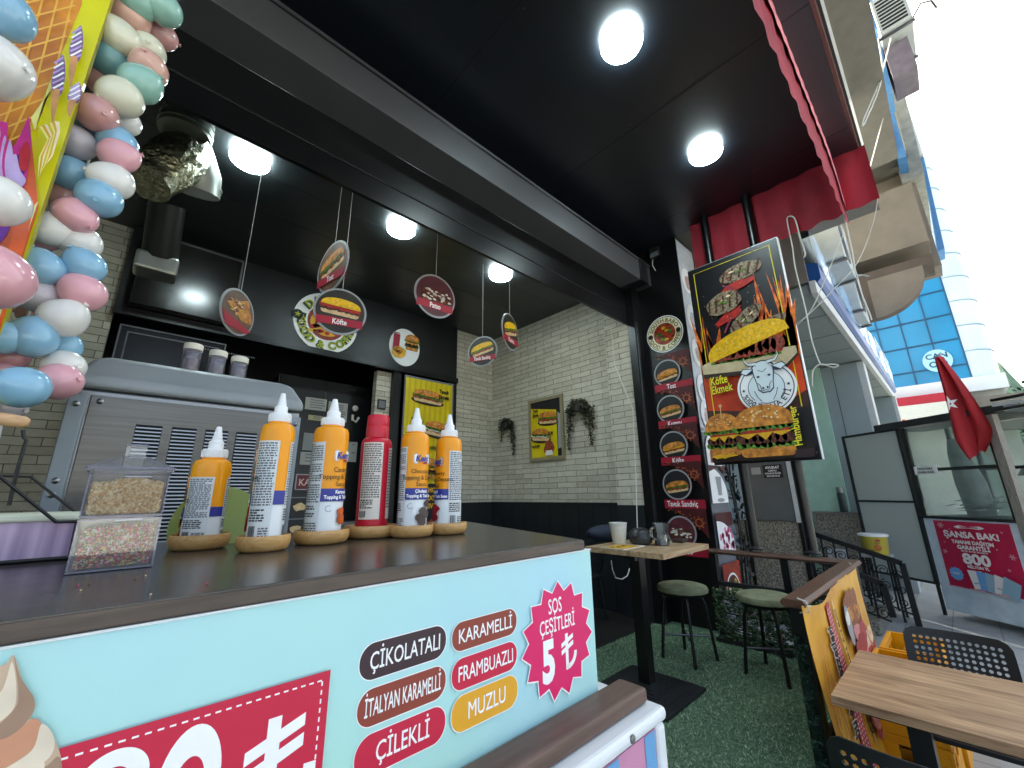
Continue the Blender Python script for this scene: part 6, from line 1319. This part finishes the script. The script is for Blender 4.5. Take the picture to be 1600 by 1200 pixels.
for t,y,h,b,sx in (('ŞANSA BAK!',.625,.075,.04,1.05),('TAMAMI DAĞITIM',.55,.042,.05,.98),('GARANTİLİ',.485,.048,.05,1.0),('BÜYÜK BÜYÜK İKRAMİYE',.455,.018,.03,1.0),('800',.315,.125,.045,1.15),('MİLYON TL',.265,.032,.05,1.0)): A.text(t,.42,y,h,PWH,b,sx)
A.star(.15,.17,.085,.07,12,mat('poster_blue','#6fa5dc',.5)); A.text('ÇEYREK',.15,.165,.02,PWH,.03,.8)
for i in range(5): A.at(.32+.07*i,.02,-.12*i+.15); A.poly([(0,0),(.16,0),(.16,.2),(0,.22)],(PWH,MATS['poster_blue'],mat('poster_steel_blue','#8eb0c4',.5),PWH,MATS['poster_steel_blue'])[i]); A.rect(.02,.06,.1,.075,MATS['poster_steel_blue']); A.pop()
for i in range(3): A.rect(.03+.24*i,.008,.2+.24*i,.02,MATS['poster_pale_pink'],i==0)
m.build('lottery_poster',kt,local=True)
m=MB(); m.box((.06,-.012,1.83),(.36,-.001,1.94),TXW); A=Art(m,(.06,-.012,1.83),(1,0,0),(0,0,1),.0012); A.text('ÖNCE PARA',.15,.062,.03,DGR,.04,.9); A.text('SONRA KAZI',.15,.015,.03,DGR,.04,.9); m.build('notice_plate',kt,local=True)
# flag
P=KA+Vector((math.cos(KR)*1.0+.05*-.7776,math.sin(KR)*1.0+.05*.6288,0)); fl=thing('red_flag','red flag with white star hanging limp from a pole on the kiosk','flag',KA+Vector((math.cos(KR)*.99,math.sin(KR)*.99,2.6)),KR)
FLG=mat('flag_red','#a81522',.7,var=.2,vs=4); m=MB(); NX,NZ=22,30
def FP(u,v):   # u 0..1 across, v 0..1 downwards (local to the flag)
    wd=.05+.36*min(1,(v*1.35))**.85*(1 if v<.78 else 1-.75*((v-.78)/.22)**1.4); x=-.16+.10*v+(u-.38)*wd
    return Vector((x,-.10+.045*math.sin(u*13+v*3)*(1-.3*v)-.03*math.cos(u*5),.74-1.36*v+.10*math.sin(u*3.1-.4)*v))
m.add([FP(i/NX,j/NZ) for j in range(NZ+1) for i in range(NX+1)],[(j*(NX+1)+i,j*(NX+1)+i+1,(j+1)*(NX+1)+i+1,(j+1)*(NX+1)+i) for j in range(NZ) for i in range(NX)],FLG,True)
class FArt(Art):
    def p3(s,u,v): return FP(u,v)+Vector((0,-.006-.001*s.k,0))
A=FArt(m,(0,0,0),(1,0,0),(0,0,1)); A.poly([(.27+(.17 if i%2==0 else .07)*math.sin(PI*i/5)*.95,.485-(.075 if i%2==0 else .03)*math.cos(PI*i/5)) for i in range(10)],TXW)
m.build('flag_cloth',fl,local=True); m=MB(); m.tube([(-.16,.02,-.1),(-.19,-.02,.78)],.011,GREYL,6); m.ball((-.191,-.02,.785),.02,GREYL,8,6); m.build('flag_pole',fl,local=True)
fl.location.x+=0
t=thing('red_carton','flat red and yellow carton on the ground at the foot of the kiosk','carton',KA+Vector((-.72,-.50,0))); p=Vector((KA.x-.62,KA.y-.62,GS))
m=MB(); m.obox(p,(-.38,-.40,0),(.25,-.2,0),(0,0,.08),RED); A=Art(m,p+Vector((-.19-.006,-.2+.006,.04)),(-.69,-.72,0),(0,0,1),.001); A.rect(-.24,-.02,.2,.025,CHE); m.build('carton_box',t)
# ================= glass office building =================
ob=thing('glass_office_building','tall office building with a blue glass grid face and pale rounded corner','building',(30,4,GS))
GB=mat('blue_glass','#2a86b8',.15,spec=.35,var=.12,vs=.5,detail=1); MUL=mat('dark_mullion','#14486e',.5); RND=mat('pale_curved_glass','#d5e2ec',.2,.2,var=.08,vs=.4)  # sky glare on the curved corner is put into its pale colour
m=MB(); m.box((30,-1.5,5.9),(48,16,19),GB); m.build('glass_face',ob)
m=MB()
for k in range(10): z=5.95+1.36*k; m.box((29.95,-1.5,z-.035),(29.998,16,z+.035),MUL)
for k in range(18): y=-1.48+.98*k; m.box((29.94,y-.03,5.9),(29.949,y+.03,19),MUL)
m.build('mullions',ob)
m=MB(); n=14; arc=[(30+1.1-1.1*math.cos(PI/2*i/n),-1.5-1.0*math.sin(PI/2*i/n)) for i in range(n+1)]
vs=[(x,y,z) for z in (5.9,19.6) for x,y in arc]+[(48,-2.5,5.9),(48,-2.5,19.6)]; k=n+1
m.add(vs,[(i,i+1,k+i+1,k+i) for i in range(n)]+[(n,2*k,2*k+1,2*k-1)],RND,True); m.add([(30,-1.5,19.6)]+[(x,y,19.6) for x,y in arc]+[(48,-2.5,19.6),(48,-1.5,19.6)],[tuple(range(n+4))],RND)
for q_ in range(10): z=6.6+1.36*q_; m.tube([(x-.02,y-.02,z) for x,y in arc]+[(40,-2.52,z)],.03,mat('pale_mullion','#8fa6b8',.5),4)
m.build('rounded_corner',ob)
m=MB(); m.box((30.2,-2.4,GS),(47,16,5.89),mat('pale_ground_storey','#b9bab4',.7,var=.2,vs=.8)); m.build('ground_storey',ob)
m=MB(); m.box((29.9,-2.55,5.892),(31,16,6.6),mat('pale_band','#d3dce2',.4)); m.build('pale_base_band',ob)
m=MB(); m.box((29.0,-1.2,5.45),(30.1,9,5.89),RED); m.box((28.98,-1.2,4.3),(30.1,9,5.44),mat('white_fascia','#c6c8c4',.5,var=.05)); m.box((28.95,1.25,4.4),(28.979,1.55,4.75),mat('logo_red','#d01030',.5)); m.box((28.95,1.0,4.62),(28.979,1.2,4.70),MATS['logo_red']); m.build('shop_fascia',ob)
m=MB(); m.box((29.3,-3.4,3.9),(30.1,-1.25,5.5),CONC); m.build('grey_corner_wall',ob)
sg2=[(.25,.2,'C'),(.5,.2,'A'),(.75,.2,'N')]
m=MB(); A=Art(m,(29.93,-.05,7.5),(0,-1,0),(0,0,1),.01); A.at(.45,.2); A.ell(0,0,.55,.6,mat('ice_logo','#9fd0ee',.4),20); A.text('CAN',0,.12,.28,MUL,.03); A.ring(-.18,-.18,.1,.16,MUL,16); A.ring(.18,-.18,.1,.16,MUL,16); A.pop(); m.build('window_logo',ob)
# hill, trees and umbrella at the end of the street
m=MB(); N=36; vs=[]; HILL=mat('wooded_hill','#5f7a68',.95,var=.4,vs=.12,bump=.5,bs=.3)
for i in range(N+1):
    a=-160+320*i/N; h=34+9*math.sin(i*.9)+6*math.sin(i*2.3)-.02*(a+40)**2/12
    h+=40; vs+= [(360,a,-2),(385,a,h*.6),(430,a,h+8*math.sin(i*5.1))]
m.add(vs,[q_ for i in range(N) for q_ in ((3*i,3*i+3,3*i+4,3*i+1),(3*i+1,3*i+4,3*i+5,3*i+2))],HILL,True); tag(m.build('hill'),None,None,kind='structure')
TL=[mat('tree_leaf_'+n,c,.7) for n,c in (('dark','#22381f'),('mid','#35522d'),('light','#567543'))]; BARK=mat('bark','#4a3d31',.9,var=.3,vs=10,bump=.4,bs=30)
def tree(x,y,h,r,label):
    t=thing('street_tree',label,'tree',(x,y,GS),group='trees at the end of the street')
    m=MB(); m.tube([(x,y,GS),(x+.1,y+.05,h*.35),(x,y,h*.7)],[.22,.17,.08],BARK,8)
    cl=[]
    for k in range(7):
        a=k*2.4; e=Vector((x+r*.6*math.cos(a),y+r*.6*math.sin(a),h*(.62+.07*(k%4)))); m.tube([(x,y,h*(.4+.03*k)),e],[.09,.03],BARK,6); cl.append(e)
    m.build('trunk',t); m=MB(); cl.append(Vector((x,y,h*.95)))
    for e in cl:
        for i in range(420):
            p=e+Vector((random.gauss(0,r*.27),random.gauss(0,r*.27),random.gauss(0,r*.22))); d=Vector((random.uniform(-1,1),random.uniform(-1,1),random.uniform(-1,1))).normalized(); q_=d.orthogonal().normalized(); s=random.uniform(.09,.17)
            m.add([p-d*s,p+q_*s*.6,p+d*s,p-q_*s*.6],[(0,1,2,3)],random.choices(TL,(4,4,2))[0])
    m.build('crown',t)
tree(36,-5.2,6.6,2.6,'leafy street tree just right of the rounded office corner'); tree(44,-7.2,7.4,3.0,'leafy street tree farther down the street, behind the nearer one'); tree(25,-4.6,4.6,1.8,'small leafy street tree at the right edge beside the kiosk post')
t=thing('brown_parasol','brown domed parasol at the right edge behind the kiosk','parasol',(12.6,-1.75,GS))
m=MB(); prof=[(0,.55),(.3,.5),(.6,.38),(.85,.18),(.95,0)]; m.lathe(prof[::-1],mat('brown_cloth','#4b3a3b',.8,var=.2),(12.6,-1.75,1.55),16,cap0=False); m.build('canopy',t)
m=MB(); m.tube([(12.6,-1.75,GS),(12.6,-1.75,2.1)],.025,GREYL,8); m.build('pole',t); m=MB(); m.lathe([(.3,0),(.3,.08),(.08,.14)],CONC,(12.6,-1.75,GS),16); m.build('foot',t)
t=thing('potted_shrub','dark green potted shrub at the right edge behind the kiosk post','shrub',(10.6,-1.15,GS)); m=MB(); m.lathe([(.2,0),(.28,.45),(.25,.45)],CONC,(10.6,-1.15,GS),16); m.build('pot',t); m=MB()
for i in range(700):
    p=Vector((10.6+random.gauss(0,.22),-1.15+random.gauss(0,.22),.55+random.gauss(0,.25))); d=Vector((random.uniform(-1,1),random.uniform(-1,1),random.uniform(-.2,1))).normalized(); q_=d.orthogonal().normalized(); s=random.uniform(.04,.08); m.add([p-d*s,p+q_*s*.5,p+d*s,p-q_*s*.5],[(0,1,2,3)],random.choice(TL))
m.build('leaves',t)
bpy.context.view_layer.update()
